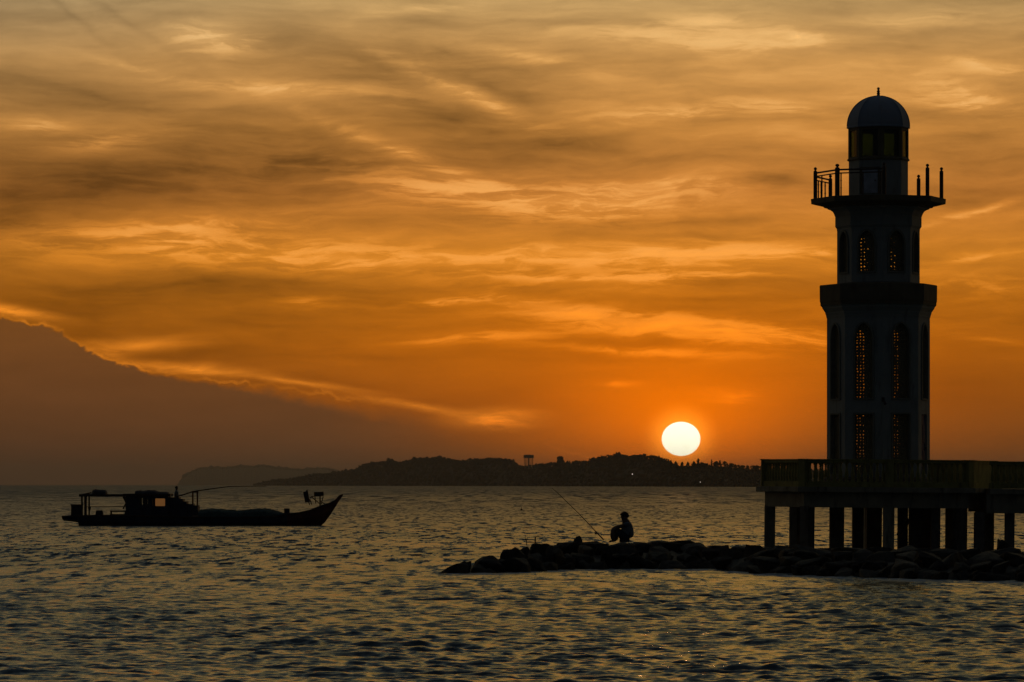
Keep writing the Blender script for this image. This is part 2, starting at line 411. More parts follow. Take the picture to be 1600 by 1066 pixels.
g = np.random.default_rng(11)
dense = np.arange(-8.4, 8.4001, 0.024)
coarse = np.concatenate([np.array([8.8, 9.2, 10, 11.5, 14, 18, 24]), np.arange(32, 329, 8.0), np.array([336, 342, 346, 348.5, 350, 350.8, 351.2])])
ang = np.radians(np.concatenate([dense, coarse]))
rad = np.concatenate([np.array([1.0, 6, 14, 24, 33, 40, 45]), 48*np.exp(np.arange(0, math.log(450/48), 0.0011)),
                      450*np.exp(np.arange(0, math.log(1600/450), 0.0016)), np.geomspace(1605, 2500, 60), np.geomspace(2520, 34000, 60)])
Rr, Aa = np.meshgrid(rad, ang, indexing='ij')
X = Rr*np.sin(Aa); Y = Rr*np.cos(Aa)
dr = np.gradient(rad)[:, None]
Z = np.zeros_like(X); DX = np.zeros_like(X); DY = np.zeros_like(X)
NW = 160
lam = np.exp(g.uniform(math.log(0.19), math.log(5.0), NW)); th = R(258)+g.normal(0, 0.42, NW)
# choppy wind sea: most slope in the 0.6 - 3 m waves
slope = np.exp(-0.5*((np.log(lam)-math.log(0.38))/0.75)**2)+.09*(lam > 1.2)*(lam < 4.0); slope *= 0.28/np.sqrt(np.sum(slope**2)/2)
ph = g.uniform(0, 2*math.pi, NW)
nr = int(np.searchsorted(rad, 2400)); sub = slice(0, nr)
Xs, Ys = X[sub].astype(np.float32), Y[sub].astype(np.float32); drs = dr[sub]
gust = (0.85+0.25*np.sin(Xs*0.11+Ys*0.035+1.0)*np.sin(Ys*0.06-Xs*0.04)+0.15*np.sin(Xs*.31+Ys*.13)).astype(np.float32)
zz = np.zeros_like(Xs); ddx = np.zeros_like(Xs); ddy = np.zeros_like(Xs)
for l_, t_, s_, p_ in zip(lam, th, slope, ph):
    k = 2*math.pi/l_; a_ = s_/k
    att = np.clip((l_/drs-2.0)/1.8, 0, 1).astype(np.float32)
    nz_ = np.nonzero(att[:, 0] > 0)[0]
    if len(nz_) == 0: continue
    e = nz_[-1]+1
    arg = (k*math.cos(t_))*Xs[:e]+(k*math.sin(t_))*Ys[:e]+np.float32(p_)
    sn, cs = np.sin(arg), np.cos(arg)
    w = att[:e]*np.float32(a_)*gust[:e]
    zz[:e] += w*cs; ddx[:e] -= w*0.75*math.cos(t_)*sn; ddy[:e] -= w*0.75*math.sin(t_)*sn
Z[sub] = zz; DX[sub] = ddx; DY[sub] = ddy
co = np.stack([X+DX, Y+DY, Z], -1).reshape(-1, 3)
with np.errstate(divide='ignore', invalid='ignore'):
    PX = 800+F*X/np.where(Y > 1, Y, 1e9)
FY = np.interp(PX, [a for a, _ in FRONT], [b for _, b in FRONT])
foam = np.exp(-((Y-FY+1.0)/1.5)**2)*(PX > 700)*(PX < 1760)*(Y > 50)
foam = np.append(foam.ravel(), 0).astype(np.float32)
nR, nA = len(rad), len(ang)
i0 = np.arange(nR-1)[:, None]*nA; j = np.arange(nA)[None, :]; j2 = (j+1) % nA
quads = np.stack([i0+j, i0+j2, i0+nA+j2, i0+nA+j], -1).reshape(-1, 4)
quads = quads[:, ::-1]
c_i = len(co); co = np.vstack([co, [[0, 0, 0]]])
tris = np.stack([np.full(nA, c_i), (np.arange(nA)+1) % nA, np.arange(nA)], -1)[:, ::-1]
m = bpy.data.materials.new('sea_water'); m.use_nodes = True
t = NT(m.node_tree); b = t.n['Principled BSDF']
b.inputs['Base Color'].default_value = (0.085, 0.112, 0.110, 1); b.inputs['IOR'].default_value = 1.33
tcn = t.n.new('ShaderNodeTexCoord').outputs['Object']
geo = t.n.new('ShaderNodeNewGeometry')
dist = t.n.new('ShaderNodeVectorMath'); dist.operation = 'LENGTH'; t.l.new(geo.outputs['Position'], dist.inputs[0])
dist = dist.outputs['Value']
# ripples too small to model: broader highlights where the mesh is coarser
rgh = (t.ramp(t.m('DIVIDE', dist, 1500.0, clamp=True), [(0.0, (.10,)*3+(1,)), (0.045, (.13,)*3+(1,)), (0.1, (.22,)*3+(1,)), (0.3, (.36,)*3+(1,)), (1.0, (.50,)*3+(1,))]))
half = (0.5, 0.5, 0.5)
def tilt(vec, sc, det, amp):
    nv = t.noise(vec, sc, det, 0.6, 0, 1)
    return t.vm('MULTIPLY', t.vm('SUBTRACT', nv, half), amp)
fine = tilt(t.vm('MULTIPLY', tcn, (0.8, 1.5, 1)), 7.5, 4, (0.45, 0.95, 0))
med = tilt(t.vm('MULTIPLY', tcn, (0.5, 1.0, 1)), 0.9, 4, (0.7, 1.3, 0))
mid = t.vm('SCALE', tilt(t.vm('MULTIPLY', tcn, (2.0, 0.22, 1)), 1.0, 5, (0.5, 3.6, 0)), t.m('MULTIPLY', t.mr(dist, 70, 190, .12, 1.0), t.mr(dist, 500, 1500, 1.0, .3)))
big = tilt(t.vm('MULTIPLY', tcn, (0.45, 0.02, 1)), 1.0, 6, (0.5, 4.6, 0))
med = t.vm('SCALE', med, t.mr(dist, 150, 500))
big = t.vm('ADD', mid, t.vm('SCALE', big, t.mr(dist, 300, 900, .0, 1.0)))
nrm = t.vm('NORMALIZE', t.vm('ADD', t.vm('ADD', geo.outputs['Normal'], fine), t.vm('ADD', med, big)))
t.l.new(nrm, b.inputs['Normal'])
fa = t.n.new('ShaderNodeAttribute'); fa.attribute_name = 'foam'
fm_ = t.m('MULTIPLY', fa.outputs['Fac'], t.mr(t.noise(t.vm('MULTIPLY', tcn, (1.2, 1.0, 1)), 1.4, 7, 0.7), .36, .54))
t.put(b.inputs['Roughness'], t.mix(fm_, rgh, (.8, .8, .8, 1)))
t.put(b.inputs['Base Color'], t.mix(fm_, (0.085, 0.112, 0.110, 1), (0.55, 0.58, 0.60, 1)))
water = np_mesh('water', co, quads, m, tris)
at = water.data.attributes.new('foam', 'FLOAT', 'POINT'); at.data.foreach_set('value', foam)
tag(water, kind='structure')
del X, Y, Z, DX, DY, Rr, Aa, zz, ddx, ddy, Xs, Ys, co, quads
# ------------------------------------------------------------------ far shore
def interp(tab, x):
    return float(np.interp(x, [a for a, _ in tab], [b for _, b in tab]))
NEAR = [(396,757),(415,752),(440,749),(460,747),(480,743),(500,741),(520,738),(545,735),(560,731),(575,724),(600,720),(607,718),(625,722),
        (640,719),(650,715),(690,714),(720,720),(740,717),(770,715),(800,717),(805,724),(812,728),(830,728),(840,725),(860,723),(880,723),(900,719),
        (920,720),(928,715),(940,713),(960,709),(980,711),(1005,709),(1020,711),(1040,716),(1050,723),(1060,727),(1080,728),(1090,724),(1104,727),
        (1120,727),(1145,731),(1190,733),(1300,735),(1500,738),(1750,742)]
DSH = [(396,12500),(520,10500),(640,9000),(940,6600),(1190,5000),(1750,4200)]
def strip(name, top, dsh, m, x0, x1, step, rise, cut=0.0, rough=1.0):
    mb = MB(); rows = []
    xs = np.arange(x0, x1+.1, step); n = len(xs); vs = []
    r_ = random.Random(3)
    K = 5
    for x in xs:
        D = interp(dsh, x)
        zt = max(0.5, (HORY-interp(top, x))/F*D-cut + CAMH)
        for k in range(K+1):
            f = k/K; Dk = D+rise*f
            z = zt*(f**0.6)*(1+(r_.random()-.5)*.06*rough*(k > 0)) if k else -1.5
            vs.append(((x-800)/F*Dk, Dk, z))
        vs.append(((x-800)/F*(D+rise*2.2), D+rise*2.2, -1.5))
    W = K+2; fs = []
    for i in range(n-1):
        for k in range(W-1): fs.append((i*W+k, (i+1)*W+k, (i+1)*W+k+1, i*W+k+1))
    mb.add(vs, fs); o = mb.build(name, m); tag(o, kind='structure'); return o
strip('hills', NEAR, DSH, M_['earth'], 396, 1750, 4, 260, cut=5.0)
FAR = [(276,757.5),(282,752),(290,744),(300,737),(312,732),(330,731),(350,731),(375,729),(400,729),(410,727.5),(430,731),(450,733),(470,734),(500,731.5),(515,733),(530,738),(560,742),(620,748),(680,757)]
strip('headland', FAR, [(270,30000),(680,30000)], M_['leaf_far'], 276, 680, 2, 1500, cut=0.0, rough=1.5)

ico = bmesh.new(); bmesh.ops.create_icosphere(ico, subdivisions=1, radius=1.0)
ico_v = np.array([v.co[:] for v in ico.verts]); ico_f = np.array([[v.index for v in f.verts] for f in ico.faces]); ico.free()
ico = bmesh.new(); bmesh.ops.create_icosphere(ico, subdivisions=2, radius=1.0)
ico2_v = np.array([v.co[:] for v in ico.verts]); ico2_f = np.array([[v.index for v in f.verts] for f in ico.faces]); ico.free()
def clumps(name, pts, m, jit=0.35, iv=None, jf=None):
    iv = ico_v if iv is None else iv; jf = ico_f if jf is None else jf
    g2 = np.random.default_rng(5); pts = np.array(pts)
    nv, nf = len(iv), len(jf); N = len(pts)
    v = iv[None]*(1+g2.uniform(-jit, jit, (N, nv, 1)))*pts[:, None, 3:6]+pts[:, None, 0:3]
    f = jf[None]+(np.arange(N)*nv)[:, None, None]
    return np_mesh(name, v.reshape(-1, 3), np.zeros((0, 4), int), m, f.reshape(-1, 3), smooth=False)
pts = []
for x in np.arange(398, 1750, 2.2):
    D = interp(DSH, x); zt = CAMH+(HORY-interp(NEAR, x))/F*D
    mpx = D/F
    for f in (0.03, 0.12, 0.22, 0.34, 0.48, 0.62, 0.78, 0.9, 1.0):
        if f < 1 and rng.random() < .25: continue
        r = rng.uniform(2.2, 5.5)*(0.8 if f == 1 else 1.0)*min(1.5, max(.9, mpx))
        if zt < 12: r *= .55
        fz = f**0.6
        z = zt*fz-r*rng.uniform(.55, 1.15)
        if f == 1 and rng.random() < .10: z += r*.5
        xx = x+rng.uniform(-1.5, 1.5)
        Dk = D+260*f+rng.uniform(-15, 15)
        pts.append(((xx-800)/F*Dk, Dk, max(z, .3*r), r*rng.uniform(.7, 1.25), r, r*rng.uniform(.75, 1.3)))
        if f >= .9:      # small twiggy clumps break the skyline
            for q in range(3):
                rr = r*rng.uniform(.25, .5)
                pts.append(((xx-800)/F*Dk+rng.uniform(-r, r), Dk, z+r*rng.uniform(.3, 1.0), rr, rr, rr))
forest = clumps('forest', pts, M_['leaf'])
tag(forest, 'dark wooded ridge covering the hills along the far shore', 'forest', kind='stuff')
pts = []
for x in np.arange(284, 640, 2.0):
    zt = CAMH+(HORY-interp(FAR, x))/F*30000
    r = rng.uniform(8, 26); D = 31500
    pts.append(((x-800)/F*D, D, zt*1.05-r*.45, r*1.4, r, r))
tag(clumps('headland_forest', pts, M_['leaf_far']), 'hazy woods on the distant headland', 'forest', kind='stuff')

ORD = ['leftmost', 'second from left', 'third from left', 'fourth from left', 'fifth from left', 'sixth from left', 'seventh from left', 'eighth from left', 'ninth from left', 'tenth from left', 'eleventh from left']
def relabel_row(group, phrase):
    os_ = sorted([o for o in COL.objects if o.parent is None and o.get('group') == group], key=lambda o: o.location.x/o.location.y)
    for i, o in enumerate(os_):
        o['label'] = ('rightmost' if i == len(os_)-1 else ORD[i])+' '+phrase
# individual trees standing clear on the far shore
def tree(px, ytop, D, h, w, kind, label, group=None):
    x = (px-800)/F*D; zt = CAMH+(HORY-ytop)/F*D; z0 = zt-h
    o = empty('tree', (x, D, z0), label, 'tree', group)
    tb = MB(); tb.tube([(x, D, z0-2), (x+w*.04, D, z0+h*.45), (x, D, z0+h*.93)], [h*.022, h*.016, h*.006], 6)
    for q in range(5):
        a = rng.uniform(0, 6.28); hz = z0+h*rng.uniform(.4, .75)
        tb.tube([(x, D, hz), (x+math.cos(a)*w*.3, D+math.sin(a)*w*.3, hz+h*.1)], [h*.008, h*.003], 4)
    tb.build('trunk', M_['bark'], o)
    pts = []
    for q in range(70 if kind == 'round' else 60):
        f = rng.random(); a = rng.uniform(0, 6.28)
        if kind == 'cone': rr = w*.5*(1-f)**.8; hz = z0+h*(.18+.80*f)
        elif kind == 'spire': rr = w*.5*(1-f*.75)*rng.uniform(.3, 1); hz = z0+h*(.28+.72*f)
        else:
            rr = w*.5*math.sqrt(max(0, 1-(2*f-1)**2)); hz = z0+h*(.42+.52*f)
        rr *= math.sqrt(rng.random()); s = w*rng.uniform(.06, .14)
        pts.append((rr*math.cos(a), rr*math.sin(a), hz-z0, s, s, s*1.1))
    cr = clumps('crown', pts, M_['leaf'], .45); cr.parent = o
    return o
tree(875, 713.5, 7300, 20, 24, 'cone', 'broad cone-shaped tree standing above the ridge, right of the water tower')
tree(607, 715.5, 9700, 14, 10, 'round', 'lone round-topped tree poking above the left shoulder of the wooded ridge')
tree(687, 712, 8900, 15, 14, 'round', 'rounded tree at the summit of the left half of the ridge')
tree(1091, 717.5, 5700, 14, 8, 'spire', 'tall ragged tree just right of the setting sun, tallest of the shore row')
tree(1112, 718.5, 5600, 13, 5, 'spire', 'slim spiky tree second tallest in the shore row right of the sun')
for px, yt, w in [(1048,719,7),(1056,721,9),(1066,721.5,7),(1075,723,8),(1084,722,9),(1097,722,8),(1104,724,9),(1119,721,8),(1125,720,7),(1133,721,9),(1142,724,8),(1149,726,8)]:
    tree(px, yt+rng.uniform(-.8, .8), 5600, rng.uniform(9, 12), w*rng.uniform(.8, 1.2), rng.choice(('round', 'cone', 'spire')), 'loose-crowned tree in the ragged row under and right of the sun', 'ragged trees on the far shore')
for px in (1154, 1160, 1168, 1176.5, 1183.5, 1191):
    tree(px+rng.uniform(-1, 1), 726.5+rng.uniform(-1, 1), 5150, 9, rng.uniform(5, 7), 'round', 'small round-crowned tree with bare trunk beside the platform rail', 'bare-trunked trees beside the platform')

relabel_row('ragged trees on the far shore', 'of the ragged trees on the shore near the sun')
relabel_row('bare-trunked trees beside the platform', 'of the small bare-trunked trees beside the platform rail')
# water tower on the ridge
D = 7500; k = D/F; x0 = (826-800)*k; z1 = CAMH+(HORY-729)*k; zt = CAMH+(HORY-711)*k; zb = CAMH+(HORY-716)*k
wtw = empty('water_tower', (x0, D, z1-4), 'flat round water tower on thin legs above the ridge', 'water tower')
mb = MB(); mb.lathe([(9.2*k, zb), (8*k, zb+.6), (8*k, zt-.8), (7.4*k, zt), (0.3, zt+.5)], 20, (x0, D, 0)); mb.build('tank', M_['concrete'], wtw)
for i in range(8):
    a = i*math.pi/4+.2; mb = MB(); px_, py_ = x0+6.3*k*math.cos(a), D+6.3*k*math.sin(a)
    mb.cyl((px_, py_, z1-5), (px_, py_, zb+.3), .40, .40, 6); mb.build('leg', M_['concrete'], wtw)
mb = MB(); mb.cyl((x0, D, z1-5), (x0, D, zb+.3), .9, .9, 8); mb.build('riser_pipe', M_['concrete'], wtw)

# lit lamps on the shore
for px, py, D, lb in ((988, 741, 6200, 'small white lamp lit on the dark shore left of the sun'), (1094, 753.5, 5400, 'faint warm lamp lit at the waterline below the sun')):
    p = P(px, py, D); o = empty('shore_lamp', (p.x, D-2, 0), lb, 'lamp')
    mb = MB(); mb.cyl((p.x, D-2, -1), (p.x, D-2, p.z), .12, .08, 6); mb.build('pole', M_['dark_metal'], o)
    mb = MB(); r = .75 if px < 1000 else .5
    mb.lathe([(.1, -r), (r*.8, -r*.5), (r, 0), (r*.7, r*.6), (.1, r)], 10, p-Vector((0, 2, 0))); mb.build('lamp_head', M_['lamp_glow'], o)

# ------------------------------------------------------------------ lighthouse
TD = 160.0; TP = TD/F; TX = (1372.5-800)*TP
rz = lambda px: px*TP
zy = lambda y: CAMH+(HORY-y)*TP
A0 = -math.pi/2
DECK = 2.60
lh = empty('lighthouse', (TX, TD, DECK), 'octagonal white lighthouse tower with dome and balcony on the platform', 'lighthouse')
def arch(w, h, ogee=True, n=7):
    """outline of an opening, counter-clockwise from bottom left, origin at bottom centre"""
    if not ogee: return [(-w/2, 0), (w/2, 0), (w/2, h), (-w/2, h)]
    sh = h-w*.85; pts = [(-w/2, 0), (w/2, 0), (w/2, sh)]
    rgt = []
    for i in range(1, n+1):
        u = i/n; x = w/2*math.cos(u*math.pi/2)**.85 if i < n else 0
        z = sh+w*.85*(math.sin(u*math.pi/2)**1.0*.86+.14*u**3); rgt.append((x, z))
    pts += rgt; pts += [(-x, z) for x, z in rgt[:-1][::-1]]; pts.append((-w/2, sh)); return pts
def face_xf(r, k, zbase):
    a = A0+R(22.5+45*k); ap = r*math.cos(R(22.5))
    n = Vector((math.cos(a), math.sin(a), 0)); tx = Vector((-math.sin(a), math.cos(a), 0))
    o = Vector((TX, TD, zbase))+n*ap
    return o, tx, n
def wall_tier(name, r, z0, z1, opens, m, parent, th=.22, skip=()):
    """opens: list of (outline, zoffset) cut into each face"""
    mb = MB()
    for k in range(8):
        o, tx, n = face_xf(r, k, z0); w = 2*r*math.sin(R(22.5)); h = z1-z0
        bm = bmesh.new(); edges = []
        loops = [[(-w/2, 0), (w/2, 0), (w/2, h), (-w/2, h)]]
        loops += [[(x, z+dz) for x, z in ol] for ol, dz in opens]
        for lp in loops:
            vs = [bm.verts.new((x, 0, z)) for x, z in lp]
            for i in range(len(vs)): edges.append(bm.edges.new((vs[i], vs[(i+1) % len(vs)])))
        bmesh.ops.triangle_fill(bm, edges=edges, use_beauty=True)
        ret = bmesh.ops.extrude_face_region(bm, geom=list(bm.faces))
        ev = [g_ for g_ in ret['geom'] if isinstance(g_, bmesh.types.BMVert)]
        for v in ev:
            v.co.y = 1.0
        bm.verts.index_update()
        vs = []
        for v in bm.verts:
            dep = v.co.y*th; xx = v.co.x
            if abs(abs(xx)-w/2) < 1e-5: xx *= (1-dep*math.tan(R(22.5))/(w/2))
            vs.append(o+tx*xx-n*dep+Vector((0, 0, v.co.z)))
        mb.add(vs, [tuple(v.index for v in f.verts) for f in bm.faces]); bm.free()
    return mb.build(name, m, parent)
def lattice_mesh(w, h, pitch, th=.05):
    lr = random.Random(round(h*100)); nx = max(3, round(w/pitch)); nz = round(h/pitch); pw, pz = w/nx, h/nz; mb = MB()
    sq = [(1, 0), (1, 1), (0, 1), (-1, 1), (-1, 0), (-1, -1), (0, -1), (1, -1)]
    for i in range(nx):
        for j in range(nz):
            cx, cz = -w/2+pw*(i+.5), pz*(j+.5)
            odd = (i+j) % 2; vs = []; vary = lr.uniform(.45, 1.05); jx = lr.uniform(-.12, .12)*pw; jz = lr.uniform(-.12, .12)*pz
            for y in (0, th):
                for q, (a, b) in enumerate(sq): vs.append((cx+a*pw/2, y, cz+b*pz/2))
                for q, (a, b) in enumerate(sq):
                    an = q*math.pi/4; rr = (.33 if q % 2 == odd else .16)*min(pw, pz)*vary
                    vs.append((cx+jx+rr*math.cos(an), y, cz+jz+rr*math.sin(an)))
            fs = []
            for q in range(8):
                p = (q+1) % 8
                fs += [(q, p, 8+p, 8+q), (16+q, 24+q, 24+p, 16+p), (8+q, 8+p, 24+p, 24+q)]
            mb.add(vs, fs)
    me = bpy.data.meshes.new('lattice'); me.from_pydata(mb.v, [], mb.f); me.materials.append(M_['lattice']); return me
def frame_mesh(ol, t_=.05, pr=.05, dep=.14):
    """moulded rim round an opening: proud of the wall, lining the reveal"""
    cx = 0; cz = sum(z for _, z in ol)/len(ol)
    out = []
    for x, z in ol:
        out.append((x+math.copysign(t_, x) if abs(x) > .001 else 0, z+(t_ if z > cz else -t_)))
    n = len(ol); vs = []
    inn = [(x*.97, z+(-.01 if z > cz else .01)) for x, z in ol]
    for lp, y in ((inn, dep), (inn, -pr), (out, -pr), (out, .006)): vs += [(x, y, z) for x, z in lp]
    fs = []
    for k in range(3):
        for i in range(n): fs.append((k*n+i, k*n+(i+1) % n, (k+1)*n+(i+1) % n, (k+1)*n+i))
    me = bpy.data.meshes.new('window_frame'); me.from_pydata(vs, [], fs); me.materials.append(M_['rim']); return me
def windows(r, z0, ol, w, h, dz, pitch, skip=()):
    lm = lattice_mesh(w, h, pitch); fm = frame_mesh(ol)
    for k in range(8):
        if k in skip: continue
        o, tx, n = face_xf(r, k, z0)
        rot = math.atan2(tx.y, tx.x)
        wn = bpy.data.objects.new('window', lm if k not in (3, 4) else fm); COL.objects.link(wn); wn.parent = lh
        wn.location = o-n*.12+Vector((0, 0, dz))-Vector((TX, TD, DECK)); wn.rotation_euler = (0, 0, rot)
        if k in (3, 4): wn.location = o-Vector((TX, TD, DECK)); continue
        fo = bpy.data.objects.new('frame', fm); COL.objects.link(fo); fo.parent = wn
        fo.location = (0, -.12, 0)
rL = rz(80.5); zb0, zb1 = DECK, zy(497)
olA = arch(.72, zy(507)-zy(624)); dzA = zy(624)-zb0
olB = arch(.74, zy(648)-zy(741), False); dzB = zy(741)-zb0
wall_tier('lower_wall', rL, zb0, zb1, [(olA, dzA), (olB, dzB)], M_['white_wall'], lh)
windows(rL, zb0, olA, .74, zy(507)-zy(624), dzA, .12)
windows(rL, zb0, olB, .76, zy(648)-zy(741), dzB, .12, skip=(1,))
# blue door on the right flank
o, tx, n = face_xf(rL, 1, zb0)
q = Matrix(((tx.x, -n.x, 0), (tx.y, -n.y, 0), (0, 0, 1)))
mb = MB(); mb.box(o-n*.10+Vector((0, 0, dzB+(zy(648)-zy(741))/2)), (.78, .05, zy(648)-zy(741)+.02), q)
for s in (-.18, .18):
    for zc in (.55, 1.55): mb.box(o-n*.07+tx*s+Vector((0, 0, dzB+zc)), (.24, .03, .7), q)
dr_ = mb.build('door', M_['door_blue'], lh)
mb = MB(); mb.cyl(o-n*.04+tx*.28+Vector((0, 0, dzB+1.0)), o+n*.02+tx*.28+Vector((0, 0, dzB+1.0)), .03, .03, 8); mb.build('handle', M_['dark_metal'], dr_)
def octl(prof): # prof: (r px, y px)
    mb = MB(); mb.lathe([(rz(r), zy(y)) for r, y in prof], 8, (TX, TD, 0), A0, cap=False); return mb
# plinth, mid band, balcony with coves (each a closed ring)
octl([(70,756.3),(84.5,756.3),(84.5,748),(82,745.5),(70,745.5),(70,756.3)]).build('plinth', M_['trim'], lh)
octl([(70,497.3),(81.2,497.3),(81.6,494),(83,490.5),(83.3,488.5),(85.4,485.5),(87.6,482.5),(88,480.5),(90.0,478.4),(70,478.4),(70,497.3)]).build('cove', M_['white_wall'], lh)
octl([(70,478.3),(90.6,478.2),(90.8,472.8),(91.6,472.5),(91.9,447.5),(91.0,446.0),(60,443.6),(60,478.3),(70,478.3)]).build('middle_band', M_['trim'], lh)
rU = rz(64.6); zu0, zu1 = zy(443.3), zy(358)
olC = arch(.66, zy(363)-zy(427)); dzC = zy(427)-zu0
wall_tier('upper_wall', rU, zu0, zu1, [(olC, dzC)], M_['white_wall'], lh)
windows(rU, zu0, olC, .68, zy(363)-zy(427), dzC, .13)
octl([(55,361),(64.9,361),(65,358.3),(67.5,354.8),(67.5,339.5),(68.4,337.5),(69.5,334.5),(71.5,331.3),(75,328.9),(79.5,327.4),(80,326),(55,326),(55,361)]).build('cove', M_['white_wall'], lh)
octl([(55,325.9),(80.2,325.9),(84.5,325.4),(86,323.6),(104.9,319.3)]+
     [(105.6,311.6),(104.9,311.0),(40,310.0),(40,325.9),(55,325.9)]).build('balcony', M_['trim'], lh)
# lantern room
zl0 = zy(310.2)
rl = rz(46.3)
wall_tier('lantern_base', rl, zl0-.02, zy(252.3), [], M_['white_wall'], lh, th=.1)
octl([(40,252.6),(46.5,252.6),(48.8,251.6),(48.8,249.6),(47.4,248.4),(40,248.4),(40,252.6)]).build('sill_ring', M_['trim'], lh)
lw = rz(47.2)*2*math.sin(R(22.5)); gh = zy(206)-zy(247)
glz0 = zy(248.3)
wall_tier('lantern_frame', rz(47.2), glz0, zy(200.3), [(arch(lw-.26, gh, False), .04)], M_['trim'], lh, th=.07)
for k in range(8):
    o, tx, n = face_xf(rz(47.2), k, glz0); q = Matrix(((tx.x, -n.x, 0), (tx.y, -n.y, 0), (0, 0, 1)))
    mb = MB(); mb.box(o-n*.05+Vector((0, 0, .04+gh/2)), (lw-.2, .012, gh+.05), q)
    gpn = mb.build('glass_pane', M_['amber_glass'], lh)
    if k % 2 == 0:
        mb = MB(); mb.box(o-n*.04+tx*(.22 if k else .24)+Vector((0, 0, .04+gh/2)), (.045, .03, gh+.02), q); mb.build('mullion', M_['dark_metal'], gpn)
prof = [(0, 0)]
dome = [(46, 200.5), (49.6, 201.2), (49.9, 199.4), (48.9, 198.6)]
for i in range(0, 17):
    a = i/16*math.pi/2; dome.append((48.6*math.cos(a)**.96 if i < 16 else 1.2, 198.2-48.0*math.sin(a)))
dm = octl(dome+[(1.2, 160), (44, 200.2), (46, 200.5)]).build('dome', M_['dome'], lh)
mb = MB(); 
for k in range(8):
    pts_ = []
    for i in range(0, 16):
        a = i/16*math.pi/2; r_ = rz(48.9*math.cos(a)**.96); an = A0+k*math.pi/4
        pts_.append((TX+r_*math.cos(an), TD+r_*math.sin(an), zy(198.2-48.0*math.sin(a))))
    mb.tube(pts_, [.02]*16, 5)
mb.build('rib', M_['dome'], dm)
mb = MB(); mb.lathe([(rz(r), zy(y)) for r, y in [(3.2,151.5),(3.2,149.5),(2.0,148.5),(2.6,147),(2.6,145.5),(1.7,144.8),(2.5,143.6),(2.5,142.2),(1.6,141.4),(1.3,140.6),(2.2,139.4),(2.3,138.2),(1.5,136.9),(.3,136.5)]], 12, (TX, TD, 0)); mb.build('finial', M_['dark_metal'], dm)
# door in the lantern base facing front-left
o, tx, n = face_xf(rl, 7, zl0); q = Matrix(((tx.x, -n.x, 0), (tx.y, -n.y, 0), (0, 0, 1)))
dh = zy(264)-zy(300)
mb = MB(); mb.box(o+n*.012+Vector((0, 0, .14+dh/2)), (.62, .03, dh), q); d2 = mb.build('lantern_door', M_['door_white'], lh)
mb = MB()
for s in (-.36, .36): mb.box(o+n*.02+tx*s+Vector((0, 0, .14+dh/2)), (.07, .06, dh+.05), q)
mb.box(o+n*.021+Vector((0, 0, .14+dh+.07)), (.80, .07, .08), q); mb.build('door_frame', M_['trim'], d2)
mb = MB(); mb.cyl(o+n*.03+tx*.22+Vector((0, 0, .62)), o+n*.08+tx*.22+Vector((0, 0, .62)), .025, .025, 8); mb.build('handle', M_['dark_metal'], d2)
# small lamp bracket on the front edge of the tower
p = Vector((TX, TD-rL, 0))
mb = MB(); mb.box(p+Vector((0, -.03, zy(626))), (.10, .12, .16)); mb.cyl(p+Vector((.03, -.10, zy(628))), p+Vector((.08, -.14, zy(634))), .035, .05, 8); mb.build('wall_lamp', M_['dark_metal'], lh)
# balcony posts and rails
zf = zy(311)
def vtx(r, k, z): a = A0+k*math.pi/4; return Vector((TX+r*math.cos(a), TD+r*math.sin(a), z))
PR = rz(98.5)
for k in range(8):
    c = vtx(PR, k, zf)
    hh_ = 1.22 if k not in (5, 3) else 1.06
    wd = .075 if k != 7 else .095
    mb = MB(); mb.lathe([(wd, -.02), (wd, hh_-.20), (wd*.95, hh_-.15), (wd*.45, hh_-.12), (wd*.45, hh_-.10), (wd*.8, hh_-.08), (wd*.85, hh_-.04), (wd*.5, hh_), (.01, hh_+.01)], 10, c)
    mb.build('balcony_post', M_['dark_metal'], lh)
def rails(k0, k1, bars, lab='balcony_rail', hi=.98):
    a, b = vtx(PR, k0, zf), vtx(PR, k1, zf); mb = MB()
    for h_, rr in ((hi, .035), (hi-.13, .025)): mb.cyl(a+Vector((0, 0, h_)), b+Vector((0, 0, h_)), rr, rr, 8)
    for u in bars:
        c = a.lerp(b, u); mb.cyl(c, c+Vector((0, 0, hi-.13)), .026, .026, 6)
        for hz in (.3, .58): mb.lathe([(.02, -.02), (.045, 0), (.02, .02)], 6, c+Vector((0, 0, hz)))
    mb.build(lab, M_['dark_metal'], lh)
rails(6, 7, (.30,), hi=1.0); rails(7, 0, (.08, .55, .93), hi=1.0); rails(5, 6, (.35, .62, .8), hi=.86)

# ------------------------------------------------------------------ pier platform
pf = empty('pier_platform', (TX, TD, 0), 'octagonal concrete platform on piles under the lighthouse, with balustrade', 'platform')
def octm(prof, cap=True):
    mb = MB(); mb.lathe(prof, 8, (TX, TD, 0), A0, cap=cap); return mb
octm([(4.70, DECK-.21), (4.76, DECK-.19), (4.76, DECK-.005), (4.72, DECK)]).build('deck_slab', M_['concrete'], pf)
octm([(3.6, DECK-.213), (4.42, DECK-.213), (4.42, 1.82), (3.6, 1.82), (3.6, DECK-.213)], False).build('perimeter_beam', M_['concrete'], pf)
mb = MB(); mb.box((TX, TD, 2.10), (7.6, .5, .52)); mb.box((TX, TD, 2.12), (.5, 7.6, .54)); mb.build('cross_beam', M_['concrete'], pf)
for k in range(8):
    c = vtx(4.22, k, 0)+Vector(({1: -.16, 3: .19}.get(k, 0), 0, 0)); mb = MB(); a = A0+k*math.pi/4
    mb.box(c+Vector((0, 0, .68)), (.40, .40, 2.36), Matrix.Rotation(a, 3, 'Z'))
    mb.build('pile', M_['pile_dark'] if k % 2 else M_['concrete'], pf)
